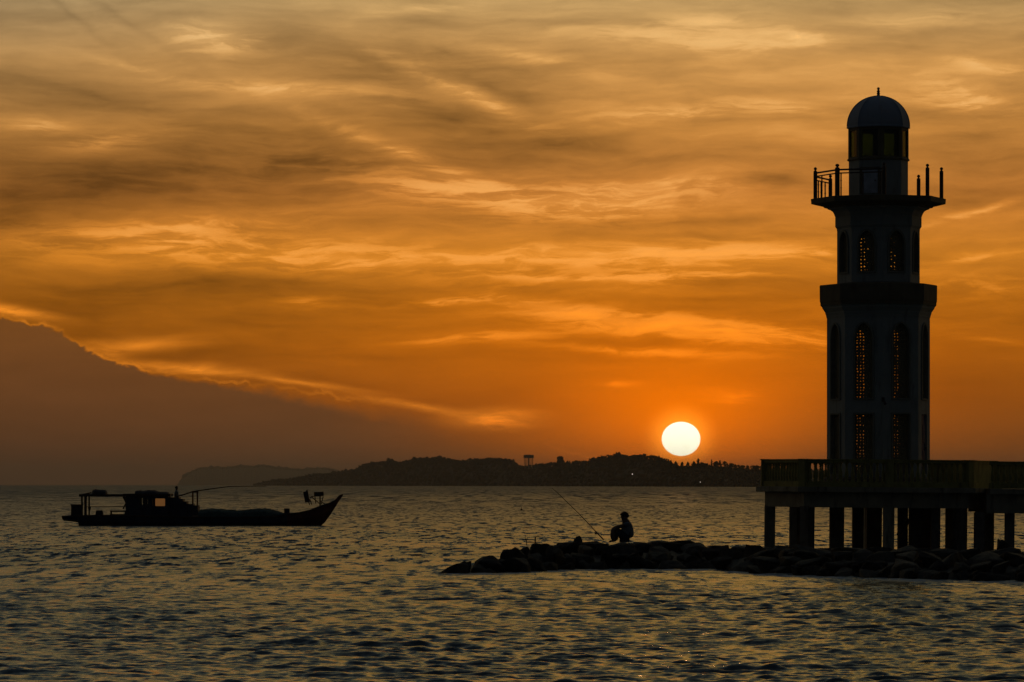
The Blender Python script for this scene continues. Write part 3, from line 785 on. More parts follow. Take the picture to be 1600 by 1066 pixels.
for px, w, D in ((1307, 22, 158), (1340, 17, 161), (1365, 24, 163.5), (1410, 15, 160), (1430, 20, 158), (1452, 30, 162), (1461, 14, 157)):
    k = D/F; mb = MB(); mb.box(((px-800)*k, D, .66), (w*k, .45, 2.34)); mb.build('pile', M_['pile_dark'], pf)
# sunken beam stub between piles (mooring brace)
mb = MB(); mb.cyl(P(1404, 836, 159), P(1419, 812, 159.3), .10, .10, 6); mb.build('brace', M_['pile_dark'], pf)
# balustrade
bal_prof = [(.075, 0), (.075, .05), (.045, .08), (.06, .16), (.075, .26), (.06, .38), (.038, .52), (.032, .60), (.05, .64), (.032, .67), (.07, .71), (.07, .76)]
bmb = MB(); bmb.lathe(bal_prof, 8)
bsrc = bmb.build('baluster', M_['rail_paint'], pf, smooth=True, local=True)
first = True
RB = 4.42
for k in range(8):
    a, b = vtx(RB, k, 0), vtx(RB, (k+1) % 8, 0)
    k2 = k
    L = (b-a).length; d = (b-a).normalized(); ang_ = math.atan2(d.y, d.x); rot = Matrix.Rotation(ang_, 3, 'Z'); mid = (a+b)/2
    mb = MB(); mb.box(mid+Vector((0, 0, DECK+.10)), (L+.1, .26, .20), rot); mb.build('kerb', M_['rail_paint'], pf)
    mb = MB(); mb.box(mid+Vector((0, 0, DECK+.965)), (L+.06, .20, .09), rot); mb.box(mid+Vector((0, 0, DECK+1.03)), (L+.10, .26, .045), rot); mb.build('handrail', M_['rail_paint'], pf)
    if k in (1, 2, 3):      # side open to the walkway / solid parapet
        mb = MB(); mb.box(mid+Vector((0, 0, DECK+.56)), (L-.3, .14, .74), rot); mb.build('parapet', M_['rail_paint'], pf)
        continue
    n_ = 13
    for i in range(n_):
        c = a.lerp(b, (i+1)/(n_+1))+Vector((0, 0, DECK+.18))-Vector((TX, TD, 0))
        if first: bsrc.location = c; first = False
        else: inst('baluster', bsrc, pf, c)
for k in range(8):
    c = vtx(RB, k, DECK); mb = MB()
    mb.box(c+Vector((0, 0, .51)), (.30, .30, 1.0), Matrix.Rotation(A0+k*math.pi/4, 3, 'Z'))
    mb.box(c+Vector((0, 0, 1.035)), (.36, .36, .05), Matrix.Rotation(A0+k*math.pi/4, 3, 'Z'))
    mb.build('newel_post', M_['rail_paint'], pf)

pf.rotation_euler = (0, R(.45), 0)
# ------------------------------------------------------------------ jetty to the right
x0, x1 = TX+3.9, TX+14.0; yf, yb = 156.6, 163.2
jt = empty('jetty', (x0, 160, 0), 'long concrete jetty with olive balustrade running right from the platform', 'jetty')
JZ = DECK-.005
mb = MB(); mb.box(((x0+x1)/2, 159.9, JZ-.11), (x1-x0, yb-yf+.4, .20)); mb.build('deck_slab', M_['concrete'], jt)
mb = MB(); mb.box(((x0+x1)/2-.1, yf+.2, 2.02), (x1-x0, .35, .73)); mb.build('edge_beam', M_['concrete'], jt)
mb = MB(); mb.box(((x0+x1)/2-.1, yb-.3, 2.03), (x1-x0, .35, .70)); mb.build('edge_beam', M_['concrete'], jt)
for px, w, D in ((1522.5+7, 15, 157), (1538, 28, 162.5), (1577, 14, 157), (1650, 20, 162.5), (1690, 22, 157)):
    k = D/F; mb = MB(); mb.box(((px-800)*k, D, .66), (w*k, .42, 2.06)); mb.build('pile', M_['pile_dark'], jt)
for yy in (yf+.15, yb-.15):
    mb = MB(); mb.box(((x0+x1)/2, yy, JZ+.10), (x1-x0, .26, .20)); mb.build('kerb', M_['rail_paint'], jt)
    mb = MB(); mb.box(((x0+x1)/2, yy, JZ+.945), (x1-x0, .2, .09)); mb.box(((x0+x1)/2, yy, JZ+1.01), (x1-x0, .26, .045)); mb.build('handrail', M_['rail_paint'], jt)
mb = MB(); mb.box(((x0+x1)/2, yb-.15, JZ+.55), (x1-x0, .12, .72)); mb.build('parapet', M_['rail_paint'], jt)
jb = MB(); jb.lathe(bal_prof, 8); js = jb.build('baluster', M_['rail_paint'], jt, smooth=True, local=True)
for i in range(42):
    loc = (.12+i*.225, yf+.15-160, JZ+.17)
    if i == 0: js.location = loc
    else: inst('baluster', js, jt, loc)

jt.rotation_euler = (0, R(.45), 0); jt.location.z = -.04
# ------------------------------------------------------------------ breakwater
CREST = [(690,893),(702,884),(715,878),(735,879),(745,873),(760,869),(775,868),(790,862),(800,856),(815,856),(822,858),(827,850),(850,849),(870,848),(895,848),(910,844),(930,844),(950,845),
         (990,845),(1030,845),(1045,847),(1055,845),(1080,845),(1095,850),(1130,851),(1190,852),(1240,850),(1260,851),(1300,854),(1400,853),(1500,856),(1600,857),(1760,858)]
def crest_pt(x, dd=5.0):
    D = interp(FRONT, x)+dd; return P(x, interp(CREST, x), D)
# core mound
vs = []; xs = np.arange(720, 1761, 12); W = 6
for x in xs:
    D = interp(FRONT, x); z = max(.2, crest_pt(x).z-.35)
    for dd, f in ((.7, -1.0), (1.6, .35), (3.6, .9), (6.5, 1.0), (8.5, .6), (11, -1.0)):
        vs.append(((x-800)/F*D, D+dd, (z*f if f > 0 else -.8)+rng.uniform(-.08, .08)))
fs = [(i*W+k, (i+1)*W+k, (i+1)*W+k+1, i*W+k+1) for i in range(len(xs)-1) for k in range(W-1)]
mb = MB(); mb.add(vs, fs+[tuple(range(W))]); o = mb.build('breakwater_core', M_['rock']); tag(o, kind='structure')
def rock_mesh(seed, spiky=0.0):
    r_ = random.Random(seed); bm = bmesh.new()
    for i in range(13):
        v = Vector((r_.gauss(0, 1), r_.gauss(0, 1), r_.gauss(0, 1))).normalized()*r_.uniform(.82, 1.08)
        v.x = max(-.9, min(.9, v.x)); v.z = max(-.75, min(.75+spiky, v.z))
        bm.verts.new(v)
    bmesh.ops.convex_hull(bm, input=bm.verts)
    for v in [v for v in bm.verts if not v.link_faces]: bm.verts.remove(v)
    bmesh.ops.bevel(bm, geom=list(bm.edges), offset=.06, segments=1, affect='EDGES', clamp_overlap=True)
    bmesh.ops.triangulate(bm, faces=bm.faces)
    bmesh.ops.subdivide_edges(bm, edges=bm.edges, cuts=2, use_grid_fill=True)
    from mathutils import noise
    off = Vector((seed*3.1, 0, 0))
    bm.normal_update()
    for v in bm.verts:
        d = noise.fractal(v.co*1.6+off, .8, 2, 5)*.10+noise.noise(v.co*5+off)*.025
        v.co += v.normal*d
    bmesh.ops.smooth_vert(bm, verts=bm.verts, factor=.10, use_axis_x=True, use_axis_y=True, use_axis_z=True)
    me = bpy.data.meshes.new('rock'); bm.to_mesh(me); bm.free(); me.materials.append(M_['rock']); return me
RM = [rock_mesh(s) for s in range(20, 34)]
SPEC = {}
ROWN = ('at the waterline, wet at its foot', 'low on the slope above the waterline', 'half way up the slope', 'on the crest', 'behind the crest on the open-sea side')
def where(px):
    for lim, w in ((900, 'left of the fishing rod'), (960, 'under the fishing rod'), (1010, 'below the seated man'), (1100, 'just right of the seated man'),
                   (1190, 'beside the first pile'), (1290, 'under the platform corner'), (1400, 'under the lighthouse'), (1480, 'right of the lighthouse'), (1560, 'where platform and jetty meet'), (9999, 'under the jetty')):
        if px < lim: return w
def rock(loc, s, rot, label=None, me=None, row=None):
    o = bpy.data.objects.new('rock', me or rng.choice(RM)); COL.objects.link(o)
    o.location = loc; o.scale = s; o.rotation_euler = rot
    if label: tag(o, label, 'rock'); return o
    w = where(800+loc[0]/loc[1]*F); lb = 'dark boulder '+('at the waterline' if row == 0 else 'low on the slope' if row == 1 else 'mid-slope' if row == 2 else 'on the crest' if row == 3 else 'behind the crest')+' '+w; lb = lb.replace('dark boulder ', 'boulder ')
    tag(o, lb, 'rock', lb.replace('boulder', 'boulders')); return o
def rrot(): return (rng.uniform(-.5, .5), rng.uniform(-.5, .5), rng.uniform(0, 6.28))
def bbtop(me, s, rot):
    e = Matrix.Identity(3); from mathutils import Euler
    q = Euler(rot).to_matrix(); return max((q @ Vector((v.co.x*s[0], v.co.y*s[1], v.co.z*s[2]))).z for v in me.vertices)
for row, (dd, f, sz) in enumerate(((.75, .0, .46), (1.7, .38, .52), (3.0, .74, .55), (4.7, 1.0, .54), (6.6, .93, .55))):
    x = 830-row*4 if row else 800
    while x < 1740:
        D = interp(FRONT, x)+dd+rng.uniform(-.3, .3)
        s0 = sz*rng.uniform(.65, 1.25); s = (s0*rng.uniform(1.0, 1.6), s0*rng.uniform(.8, 1.15), s0*rng.uniform(.6, .95))
        rot = (rng.uniform(-.25, .25), rng.uniform(-.25, .25), rng.choice((0, 3.14))+rng.uniform(-.5, .5)) if row >= 3 else rrot()
        me = rng.choice(RM); zc = crest_pt(x).z; tp = bbtop(me, s, rot)
        if row == 4: zc = P(x, interp(CREST, x), D).z-.05
        z = zc*(.34, .62, .90, 1, 1)[row]-tp+rng.uniform(-.05, .03)
        rock(((x-800)/F*D, D, z), s, rot, me=me, row=row)
        x += s[0]*48*rng.uniform(.95, 1.35)
for gname in {o['group'] for o in COL.objects if o.name.startswith('rock') and o.get('group')}:
    if sum(1 for o in COL.objects if o.get('group') == gname) > 1: relabel_row(gname, 'of the '+gname)
# distinct rocks
def prock(px, ptop, D, s, rot, label, seed):
    me = rock_mesh(seed); z = P(px, ptop, D).z-bbtop(me, s, rot)
    return rock(((px-800)/F*D, D, z), s, rot, label, me)
prock(712, 877, 125.6, (.62, .5, .42), (0, -.45, .2), 'low slanting slab rock alone at the seaward tip, leftmost of all', 101)
prock(729, 877, 125.8, (.18, .2, .3), (.2, .3, 0), 'thin upright splinter of rock against the leftmost tip slab', 102)
prock(764, 868, 126.8, (.62, .5, .40), (.3, 0, .1), 'pale flat-topped boulder second from the seaward tip', 103)
prock(748, 882, 126.2, (.38, .4, .32), (0, .5, .6), 'small tilted rock in front of the pale flat-topped boulder', 104)
prock(772, 888, 125.9, (.5, .4, .25), (0, .1, .3), 'flat wet rock awash below the pale flat-topped boulder', 109)
prock(803, 855, 127.8, (.52, .5, .70), (.1, .2, .4), 'tall pointed boulder left of the fishing platform rocks', 105)
prock(786, 873, 127.2, (.42, .4, .42), (.4, .2, .9), 'mid-sized rock wedged under the tall pointed boulder', 112)
prock(818, 854, 129.0, (.22, .2, .28), (.2, .4, .4), 'small pointed rock between the tall boulder and the flat ledge', 106)
prock(808, 871, 127.0, (.62, .5, .40), (.35, .35, .5), 'broad sloping boulder at the foot of the flat ledge', 113)
prock(846, 848.5, 131.8, (.55, .6, .75), (0, .02, .1), 'square flat-topped ledge block carrying the two sticks', 107)
prock(835, 872, 128.4, (.55, .5, .45), (.2, .5, .1), 'long wet rock at the waterline under the ledge block', 108)
prock(902, 837, 136.4, (.20, .22, .40), (0, .2, .3), 'narrow rock knob standing on the crest left of the fishing rod', 110)
prock(866, 852, 131.2, (.42, .4, .5), (.4, .1, 1.0), 'rounded rock just right of the ledge block', 114)
prock(1068, 844, 136.6, (.62, .5, .32), (0, 0, .1), 'long low hump rock on the crest midway to the piles', 111)
prock(1030, 845.5, 136.0, (.55, .5, .32), (0, 0, .2), 'low rounded crest rock right of the seated man', 117)
prock(1566, 842, 120.5, (.30, .25, .36), (0, .6, .2), 'pale wedge of rock leaning by the rightmost pile', 115)
prock(1310, 876, 121.6, (.62, .4, .34), (.3, .3, .2), 'pale angular slab lying on the slope below the platform', 116)
prock(888, 889, 130.6, (.30, .25, .16), (0, 0, .2), 'small black rock awash in front of the breakwater', 118)

# ------------------------------------------------------------------ fisherman
def skin_obj(name, verts, edges, radii, m, parent, sub=2, root=0):
    me = bpy.data.meshes.new(name); me.from_pydata(verts, edges, [])
    o = bpy.data.objects.new(name, me); COL.objects.link(o)
    md = o.modifiers.new('skin', 'SKIN'); md.use_smooth_shade = True
    sv_ = me.skin_vertices[0].data if me.skin_vertices else None
    if sv_ is None:
        me.attributes  # ensure layer
    for i, r in enumerate(radii):
        sv_[i].radius = (r, r) if not isinstance(r, tuple) else r
    sv_[root].use_root = True
    s2 = o.modifiers.new('sub', 'SUBSURF'); s2.levels = sub; s2.render_levels = sub
    dg = bpy.context.evaluated_depsgraph_get()
    nm = bpy.data.meshes.new_from_object(o.evaluated_get(dg)); o.modifiers.clear(); o.data = nm
    nm.materials.clear(); nm.materials.append(m)
    for p in nm.polygons: p.use_smooth = True
    o.parent = parent
    return o
class Sk:
    def __init__(s): s.v = []; s.e = []; s.r = []
    def a(s, p, r, to=None):
        s.v.append(tuple(p)); s.r.append(r); i = len(s.v)-1
        if to is not None: s.e.append((to, i))
        return i
    def chain(s, to, pts):
        for p, r in pts: to = s.a(p, r, to)
        return to
def hand(s, wrist, d, side, down, size=1.0):
    """palm, four unequal fingers, thumb; d = direction of palm, side = across, down = curl direction"""
    d = Vector(d).normalized(); side = Vector(side).normalized(); down = Vector(down).normalized(); w = Vector(s.v[wrist])
    palm = s.a(w+d*.075*size, (.030, .018), wrist)
    for i, L in enumerate((.068, .078, .072, .056)):
        b = w+d*.085*size+side*(.030-.020*i)*size
        s.chain(palm, [(b+d*.012, .009), (b+d*L*.55+down*.01, .0085), (b+d*L*.85+down*.035, .0075)])
    s.chain(palm, [(w+d*.04+side*.035, .010), (w+d*.075+side*.05+down*.02, .009)])
MAN = P(981.5, 847, 136.0); 
man = empty('person', MAN, 'seated man in pale grey T-shirt hugging knees on the breakwater beside his rod', 'person')
b = Sk()
pel = b.a((0, 0, .12), (.18, .16))
sp1 = b.a((-.02, 0, .26), (.18, .18), pel); sp2 = b.a((-.04, 0, .42), (.19, .19), sp1); ch = b.a((-.06, 0, .56), (.17, .17), sp2)
nk = b.a((-.085, 0, .665), .095, ch); h0 = b.a((-.125, 0, .735), .108, nk); h1_ = b.a((-.125, 0, .815), .125, h0); h2_ = b.a((-.115, 0, .875), .10, h1_)
b.chain(h1_, [((-.205, 0, .80), .026), ((-.232, 0, .785), .014)])         # nose
b.chain(h0, [((-.195, 0, .735), .030)])                                   # chin
for s_ in (-1, 1): b.chain(h1_, [((-.115, .092*s_, .81), .022)])           # ears
for s_ in (-1, 1):
    sh = b.chain(ch, [((-.02, .12*s_, .575), .075), ((-.045, .185*s_, .56), .062)])
    if s_ < 0: pts_ = [((-.20, -.21, .50), .062), ((-.31, -.20, .475), .056), ((-.42, -.18, .38), .046), ((-.50, -.15, .27), .034)]
    else: pts_ = [((-.20, .21, .50), .062), ((-.33, .20, .48), .056), ((-.45, .12, .44), .046), ((-.52, .02, .36), .034)]
    wr = b.chain(sh, pts_)
    if s_ < 0: hand(b, wr, (-.25, .05, -1), (0, 1, 0), (.6, .3, 0), 1.0)
    else: hand(b, wr, (-.1, -.4, -1), (0, 1, 0), (.5, -.2, 0), 1.0)
    hp = b.chain(pel, [((-.07, .09*s_, .14), .13), ((-.26, .115*s_, .29), .115), ((-.44, .125*s_, .42), .080),
                       ((-.45+.035*s_, .125*s_, .27), .098), ((-.41+.06*s_, .125*s_, .09), .070), ((-.44, .125*s_, .035), .038), ((-.54, .13*s_, .025), .030), ((-.60, .13*s_, .02), .018)])
skin_obj('body', b.v, b.e, b.r, M_['skin'], man)
c = Sk()
p0 = c.a((-.01, 0, .10), (.20, .20)); p1 = c.a((-.015, 0, .28), (.215, .215), p0); p2 = c.a((-.04, 0, .43), (.22, .22), p1); p3 = c.a((-.06, 0, .57), (.195, .195), p2)
c.chain(p3, [((-.055, 0, .635), (.075, .07))])
for s_ in (-1, 1): c.chain(p3, [((-.02, .13*s_, .585), .088), ((-.05, .195*s_, .565), .076), ((-.16, .212*s_, .515), .066)])
skin_obj('shirt', c.v, c.e, c.r, M_['shirt'], man)
c = Sk(); p0 = c.a((0, 0, .11), (.19, .16))
for s_ in (-1, 1): c.chain(p0, [((-.07, .095*s_, .14), .145), ((-.26, .12*s_, .295), .130), ((-.37, .127*s_, .37), .110)])
skin_obj('shorts', c.v, c.e, c.r, M_['shorts'], man)
pts_ = []
for i in range(150):
    a = rng.uniform(0, 6.28); u = rng.uniform(-.15, 1); rr = math.sqrt(max(0, 1-u*u))
    x_, y_, z_ = rr*math.cos(a), rr*math.sin(a), u
    if x_ < -.45 and u < .35: continue
    if x_ > .25 and rng.random() < .5: u = -.15-u*.35; z_ = u
    s0 = rng.uniform(.022, .040)
    pts_.append((-.112+x_*.115, y_*.10, .832+z_*.098, s0, s0, s0))
hr = clumps('hair', pts_, M_['hair'], .3); hr.parent = man

def rodthing(name, pts, rs, label, cat, m='rod'):
    mb = MB(); mb.tube(pts, rs, 6); return tag(mb.top(name, M_[m], pts[0]), label, cat)
man.scale = (1.06, 1.0, 1.04)
rod_o = empty('fishing_rod', P(943, 843.5, 135.6), 'long thin fishing rod slanting up to the left from the rocks', 'fishing rod')
a = P(943, 843.5, 135.6); bq = P(905, 803, 134.5); c2 = P(873, 772, 133.6); d2_ = P(863, 763, 133.3)
mb = MB(); mb.tube([a, bq, c2, d2_], [.017, .011, .008, .005], 6); mb.build('rod_blank', M_['rod'], rod_o)
mb = MB(); mb.tube([a, a.lerp(bq, .28)], [.022, .019], 8); mb.build('grip', M_['tarp'], rod_o)
q = a.lerp(bq, .33); mb = MB(); mb.cyl(q+Vector((0, -.03, -.02)), q+Vector((.02, -.03, -.10)), .035, .035, 10); mb.cyl(q+Vector((.02, -.03, -.06)), q+Vector((.08, -.05, -.06)), .008, .008, 6); mb.build('reel', M_['dark_metal'], rod_o)
mb = MB()
mb.tube([P(823, 852, 131.4), P(822.2, 845, 131.4), P(820.8, 838, 131.4)], [.016, .012, .006]); mb.tube([P(822.4, 846, 131.4), P(824.6, 840, 131.5)], [.010, .006])
tag(mb.top('forked_stick', M_['rope'], P(823, 852, 131.4)), 'thin forked stick standing at the left corner of the flat ledge block', 'stick')
mb = MB(); mb.tube([P(836.3, 851, 131.4), P(836.3, 838.5, 131.4)], [.022, .020]); mb.tube([P(836.3, 839.3, 131.4), P(841, 838.3, 131.5), P(848, 837.3, 131.6)], [.016, .013, .006])
tag(mb.top('rod_rest', M_['rope'], P(836.3, 851, 131.4)), 'short upright stake with a side arm on the flat ledge block', 'rod rest')
p = P(884, 840, 136.2)   # small twig pieces by the rod
p = P(815, 797, 262); by = empty('mooring_buoy', (p.x, 262, 0), 'tiny dark float bobbing alone on open water left of the rod', 'buoy')
by.location = (p.x, 440, 0)
kx = (815-800)/F*440; zc = CAMH+(HORY-797)/F*440
by.location = (kx, 440, 0)
mb = MB(); mb.lathe([(.02, -.12), (.09, -.08), (.12, .02), (.08, .10), (.02, .14)], 10, (kx, 440, .02)); mb.build('float', M_['tarp'], by)
mb = MB(); mb.cyl((kx, 440, .1), (kx, 440, .3), .02, .02, 6); mb.build('stem', M_['rod'], by)
# true place of the float: on the water where line of sight meets it
DB = CAMH*F/(797.5-HORY); by.location = ((815-800)/F*DB, DB, 0)
for ch_ in by.children:
    ch_.data.transform(Matrix.Translation((0, 0, 0)))

# ------------------------------------------------------------------ fishing boat
BD = 272.0; BK = BD/F
bx = lambda px: (px-800)*BK
bz = lambda py: CAMH+(HORY-py)*BK
bt = empty('fishing_boat', (bx(310), BD, 0), 'long dark wooden fishing boat with raked bow and deckhouse crossing the bay', 'boat')
# hull stations: px, sheer y, half-breadth, chine half-breadth, keel y
ST = [(99.5,806,1.00,.95,813.5),(112,805.5,1.15,1.05,815),(124.5,805,1.25,1.10,817),(125.5,805,1.27,1.05,829),(170,804.5,1.42,1.15,833),(230,805,1.5,1.2,835),(300,806.5,1.55,1.25,836),(370,807,1.5,1.15,836),
      (430,806,1.38,.95,835),(450,802,1.28,.8,834),(468,800.3,1.12,.62,832),(485,796.3,.90,.42,829),(498,791.2,.66,.26,825),(508,787.6,.46,.14,816),(517,784.6,.26,.08,803.5),(524,780.8,.12,.05,792.5),(529.5,774.5,.07,.05,783.5),(535.8,771.8,.06,.05,774.2)]
mb = MB(); vs = []; 
for px, ys, hb, cb, yk in ST:
    zs, zk = bz(ys), bz(yk); zc = zk+(zs-zk)*.35
    for y, z in ((-hb, zs), (-hb*.96, zc+(zs-zc)*.45), (-cb, zc), (0, zk), (cb, zc), (hb*.96, zc+(zs-zc)*.45), (hb, zs), (hb-.05 if hb > .1 else .02, zs-.04), (0, zs-.25*min(1, hb)), (-(hb-.05) if hb > .1 else -.02, zs-.04)):
        vs.append((bx(px), BD+y, z))
n = 10; fs = [(i*n+k, i*n+(k+1) % n, (i+1)*n+(k+1) % n, (i+1)*n+k) for i in range(len(ST)-1) for k in range(n)]
fs += [tuple(range(n))[::-1], tuple(range((len(ST)-1)*n, len(ST)*n))]
mb.add(vs, fs); hull = mb.build('hull', M_['hull_blue'], bt)
hull.data.materials.append(M_['hull_red'])
for p_ in hull.data.polygons:
    if p_.center.x+bt.location.x > bx(440): p_.material_index = 1
for s_ in (-1, 1):
    mb = MB(); mb.tube([(bx(px), BD+s_*(hb+.02), bz(ys)-.06) for px, ys, hb, cb, yk in ST[:-2]], [.055]*(len(ST)-2), 6); mb.build('rubbing_strake', M_['boat_wood'], hull)
def bbox(name, x0, y0, x1, y1, w, m, parent=bt, yo=0.0):
    mb = MB(); mb.box(((bx(x0)+bx(x1))/2, BD+yo, (bz(y0)+bz(y1))/2), (bx(x1)-bx(x0), w, bz(y0)-bz(y1))); return mb.build(name, M_[m], parent)
def bpost(name, px, y0, y1, w, m='boat_wood', parent=bt, yo=0.0):
    mb = MB(); mb.cyl((bx(px), BD+yo, bz(y1)), (bx(px), BD+yo, bz(y0)), w*BK/2, w*BK/2, 8); return mb.build(name, M_[m], parent)
# deckhouse: walls with real window openings
def wall_xz(x0, y0, x1, y1, holes, yo, th=.06):
    bm = bmesh.new(); ed = []
    loops = [[(x0, y1), (x1, y1), (x1, y0), (x0, y0)]]
    for hx0, hy0, hx1, hy1 in holes:
        r_ = 1.3; lp = []
        for cx, cy, a0 in ((hx0+r_, hy1-r_, 180), (hx1-r_, hy1-r_, 270), (hx1-r_, hy0+r_, 0), (hx0+r_, hy0+r_, 90)):
            for q in range(4): a_ = R(a0+q*30); lp.append((cx+r_*math.cos(a_), cy-r_*math.sin(a_)))
        loops.append(lp)
    for lp in loops:
        v_ = [bm.verts.new((bx(x), BD+yo-th/2, bz(y))) for x, y in lp]
        for i in range(len(v_)): ed.append(bm.edges.new((v_[i], v_[(i+1) % len(v_)])))
    bmesh.ops.triangle_fill(bm, edges=ed, use_beauty=True)
    ret = bmesh.ops.extrude_face_region(bm, geom=list(bm.faces))
    for g_ in ret['geom']:
        if isinstance(g_, bmesh.types.BMVert): g_.co.y += th
    bm.verts.index_update(); return [v.co.copy() for v in bm.verts], [tuple(v.index for v in f.verts) for f in bm.faces]
mb = MB()
HW = 1.05
HO = [(219.5, 778.3, 233.5, 789.5), (240.5, 779, 260, 791)]
for yo in (-HW, HW): mb.add(*wall_xz(199.5, 775.2, 264, 806.5, HO, yo))
mb.box((bx(199.5), BD, (bz(790)+bz(806.5))/2), (.06, 2*HW, bz(790)-bz(806.5)))
mb.box((bx(264), BD, (bz(775.2)+bz(806.5))/2), (.06, 2*HW, bz(775.2)-bz(806.5)))
dk = mb.build('deckhouse', M_['hull_blue'], bt)
mb = MB(); mb.box((bx(237), BD, bz(785)), (.05, 2*HW-.1, .9)); mb.box((bx(226.5), BD+.3, bz(784)), (.30, .3, .8)); mb.build('bulkhead', M_['boat_wood'], dk)
mb = MB(); mb.box(((bx(240.5)+bx(260))/2, BD+HW, (bz(779)+bz(791))/2), (bx(260)-bx(240.5)+.05, .02, bz(779)-bz(791)+.05)); mb.build('window', M_['sunset_pane_glow'], dk)
mb = MB(); mb.box((bx(226.5), BD-HW, bz(784)), (bx(233.5)-bx(219.5)+.05, .012, bz(778.3)-bz(789.5)+.05)); mb.build('window', M_['cabin_glass'], dk)
# stepped fore part of the deckhouse
mb = MB()
for x0_, x1_, yt_ in ((264.6, 281, 777), (281.1, 287, 779.5), (287.1, 293, 783.5), (293.1, 303, 787.5), (303.1, 310.5, 790)):
    mb.box(((bx(x0_)+bx(x1_))/2, BD, (bz(yt_)+bz(806))/2), (bx(x1_)-bx(x0_), 1.7, bz(yt_)-bz(806)))
mb.build('fore_cabin', M_['hull_blue'], dk)
bbox('roof', 195, 771.5, 268, 775.5, 2.5, 'boat_wood', dk)
cp = bbox('canopy', 126.5, 772.2, 195.4, 776.2, 2.5, 'boat_wood')
mb = MB(); mb.cyl((bx(127), BD, bz(774)), (bx(143), BD, bz(769.8)), .07, .05, 6); mb.build('ridge_pole', M_['boat_wood'], cp)
for yo in (-1.0, 1.0):
    bpost('canopy_post', 130.5, 776, 806, 3.0, 'boat_orange' if yo > 0 else 'boat_wood', yo=yo); bpost('canopy_post', 136.9, 776, 806, 2.6, 'boat_wood', yo=yo)
mb = MB()
for yo in (-.95, .95):
    mb.cyl((bx(195.5), BD+yo, bz(776)), (bx(200), BD+yo, bz(785)), .10, .10, 6); mb.cyl((bx(200), BD+yo, bz(785)), (bx(194.5), BD+yo, bz(795)), .07, .05, 6)
mb.build('brace', M_['boat_wood'], dk)
mb = MB(); mb.cyl((bx(137), BD-.9, bz(791.7)), (bx(200), BD-.9, bz(791.7)), .022, .022, 6); mb.build('side_rope', M_['rope'], bt)
for px in (301.2, 308.4): bpost('goal_post', px, 767.5, 806, 2.6, 'boat_orange', yo=0)
bbox('goal_crossbar', 299.5, 768.0, 310.0, 770.0, .12, 'boat_orange')
mb = MB(); mb.box((bx(305.5), BD, bz(791.5)), (.42, .5, .16)); mb.box((bx(305.2), BD, bz(794)), (.30, .4, .2)); mb.build('winch', M_['dark_metal'], bt)
# bow fittings
bw = bpost('bow_post', 500.2, 770, 793, 2.2)
mb = MB(); mb.box(((bx(491)+bx(505.6))/2, BD, bz(772.2)), (bx(505.6)-bx(491), .5, bz(768.8)-bz(775.6)), Matrix.Rotation(-.05, 3, 'Y')); mb.build('float_box', M_['boat_wood'], bw)  # dark boxes on the bow gear, taken for net floats
mb = MB(); mb.box(((bx(474)+bx(484))/2, BD, bz(776.5)), (7*BK, .5, 17*BK), Matrix.Rotation(-.20, 3, 'Y')); mb.box((bx(480), BD, bz(768.5)), (.09, .12, .25), Matrix.Rotation(-.2, 3, 'Y'))
mb.build('float_box', M_['boat_wood'], bw)
mb = MB()
for a_, b_ in (((484, 777.5), (492, 775)), ((486, 776), (500, 787.5)), ((492, 776), (493.5, 787)), ((500, 783), (509.5, 789)), ((484, 780), (487.5, 789)), ((505, 776), (502, 788)), ((482, 784), (484, 789))):
    mb.cyl((bx(a_[0]), BD, bz(a_[1])), (bx(b_[0]), BD, bz(b_[1])), .035, .03, 6)
mb.build('stay', M_['dark_metal'], bw)
# loose things on board
def onbox(name, x0, y0, x1, y1, w, m, label, cat, yo=0, lid=True, bevel=True):
    mb = MB(); mb.box(((bx(x0)+bx(x1))/2, BD+yo, (bz(y0)+bz(y1))/2), (bx(x1)-bx(x0), w, bz(y0)-bz(y1)))
    if lid: mb.box(((bx(x0)+bx(x1))/2, BD+yo, bz(y0)+.02), (bx(x1)-bx(x0)+.06, w+.06, .07))
    for f_ in (.25, .75): mb.box((bx(x0)*(1-f_)+bx(x1)*f_, BD+yo-w/2-.012, (bz(y0)+bz(y1))/2), (.06, .03, bz(y0)-bz(y1)-.08))
    return tag(mb.top(name, M_[m], ((bx(x0)+bx(x1))/2, BD+yo, bz(y1))), label, cat)
onbox('stern_crate', 112.5, 789.5, 128.3, 805.8, 1.2, 'boat_wood', 'big square crate standing on the stern of the boat', 'crate')
mb = MB(); mb.lathe([(.22, 0), (.27, .05), (.23, .30), (.20, .36)], 12, (bx(156), BD-.3, bz(806))); tag(mb.top('tub', M_['tarp'], (bx(156), BD-.3, bz(806))), 'dark tub on the aft deck under the canopy', 'tub')
mb = MB(); x0_, x1_ = bx(173), bx(198); mb.box(((x0_+x1_)/2, BD-.2, bz(798.8)), (x1_-x0_, .5, .09))
for xx in (x0_+.05, x1_-.05):
    for yy in (-.4, 0): mb.box((xx, BD+yy, (bz(799)+bz(806.3))/2), (.08, .07, bz(799)-bz(806.3)))
mb.box(((x0_+x1_)/2, BD-.2, bz(804.5)), (x1_-x0_, .45, .10))
tag(mb.top('bench', M_['boat_wood'], ((x0_+x1_)/2, BD-.2, bz(806.3))), 'low slatted bench on deck against the rear of the deckhouse', 'bench')
mb = MB(); mb.lathe([(.07, -.14), (.10, .06), (.105, .08), (.09, .08)], 10, (bx(142), BD-.9, bz(793.9))); mb.tube([(bx(142)-.1, BD-.9, bz(793.9)+.08), (bx(142), BD-.9, bz(793.9)+.10), (bx(142)+.1, BD-.9, bz(793.9)+.08)], [.01]*3)
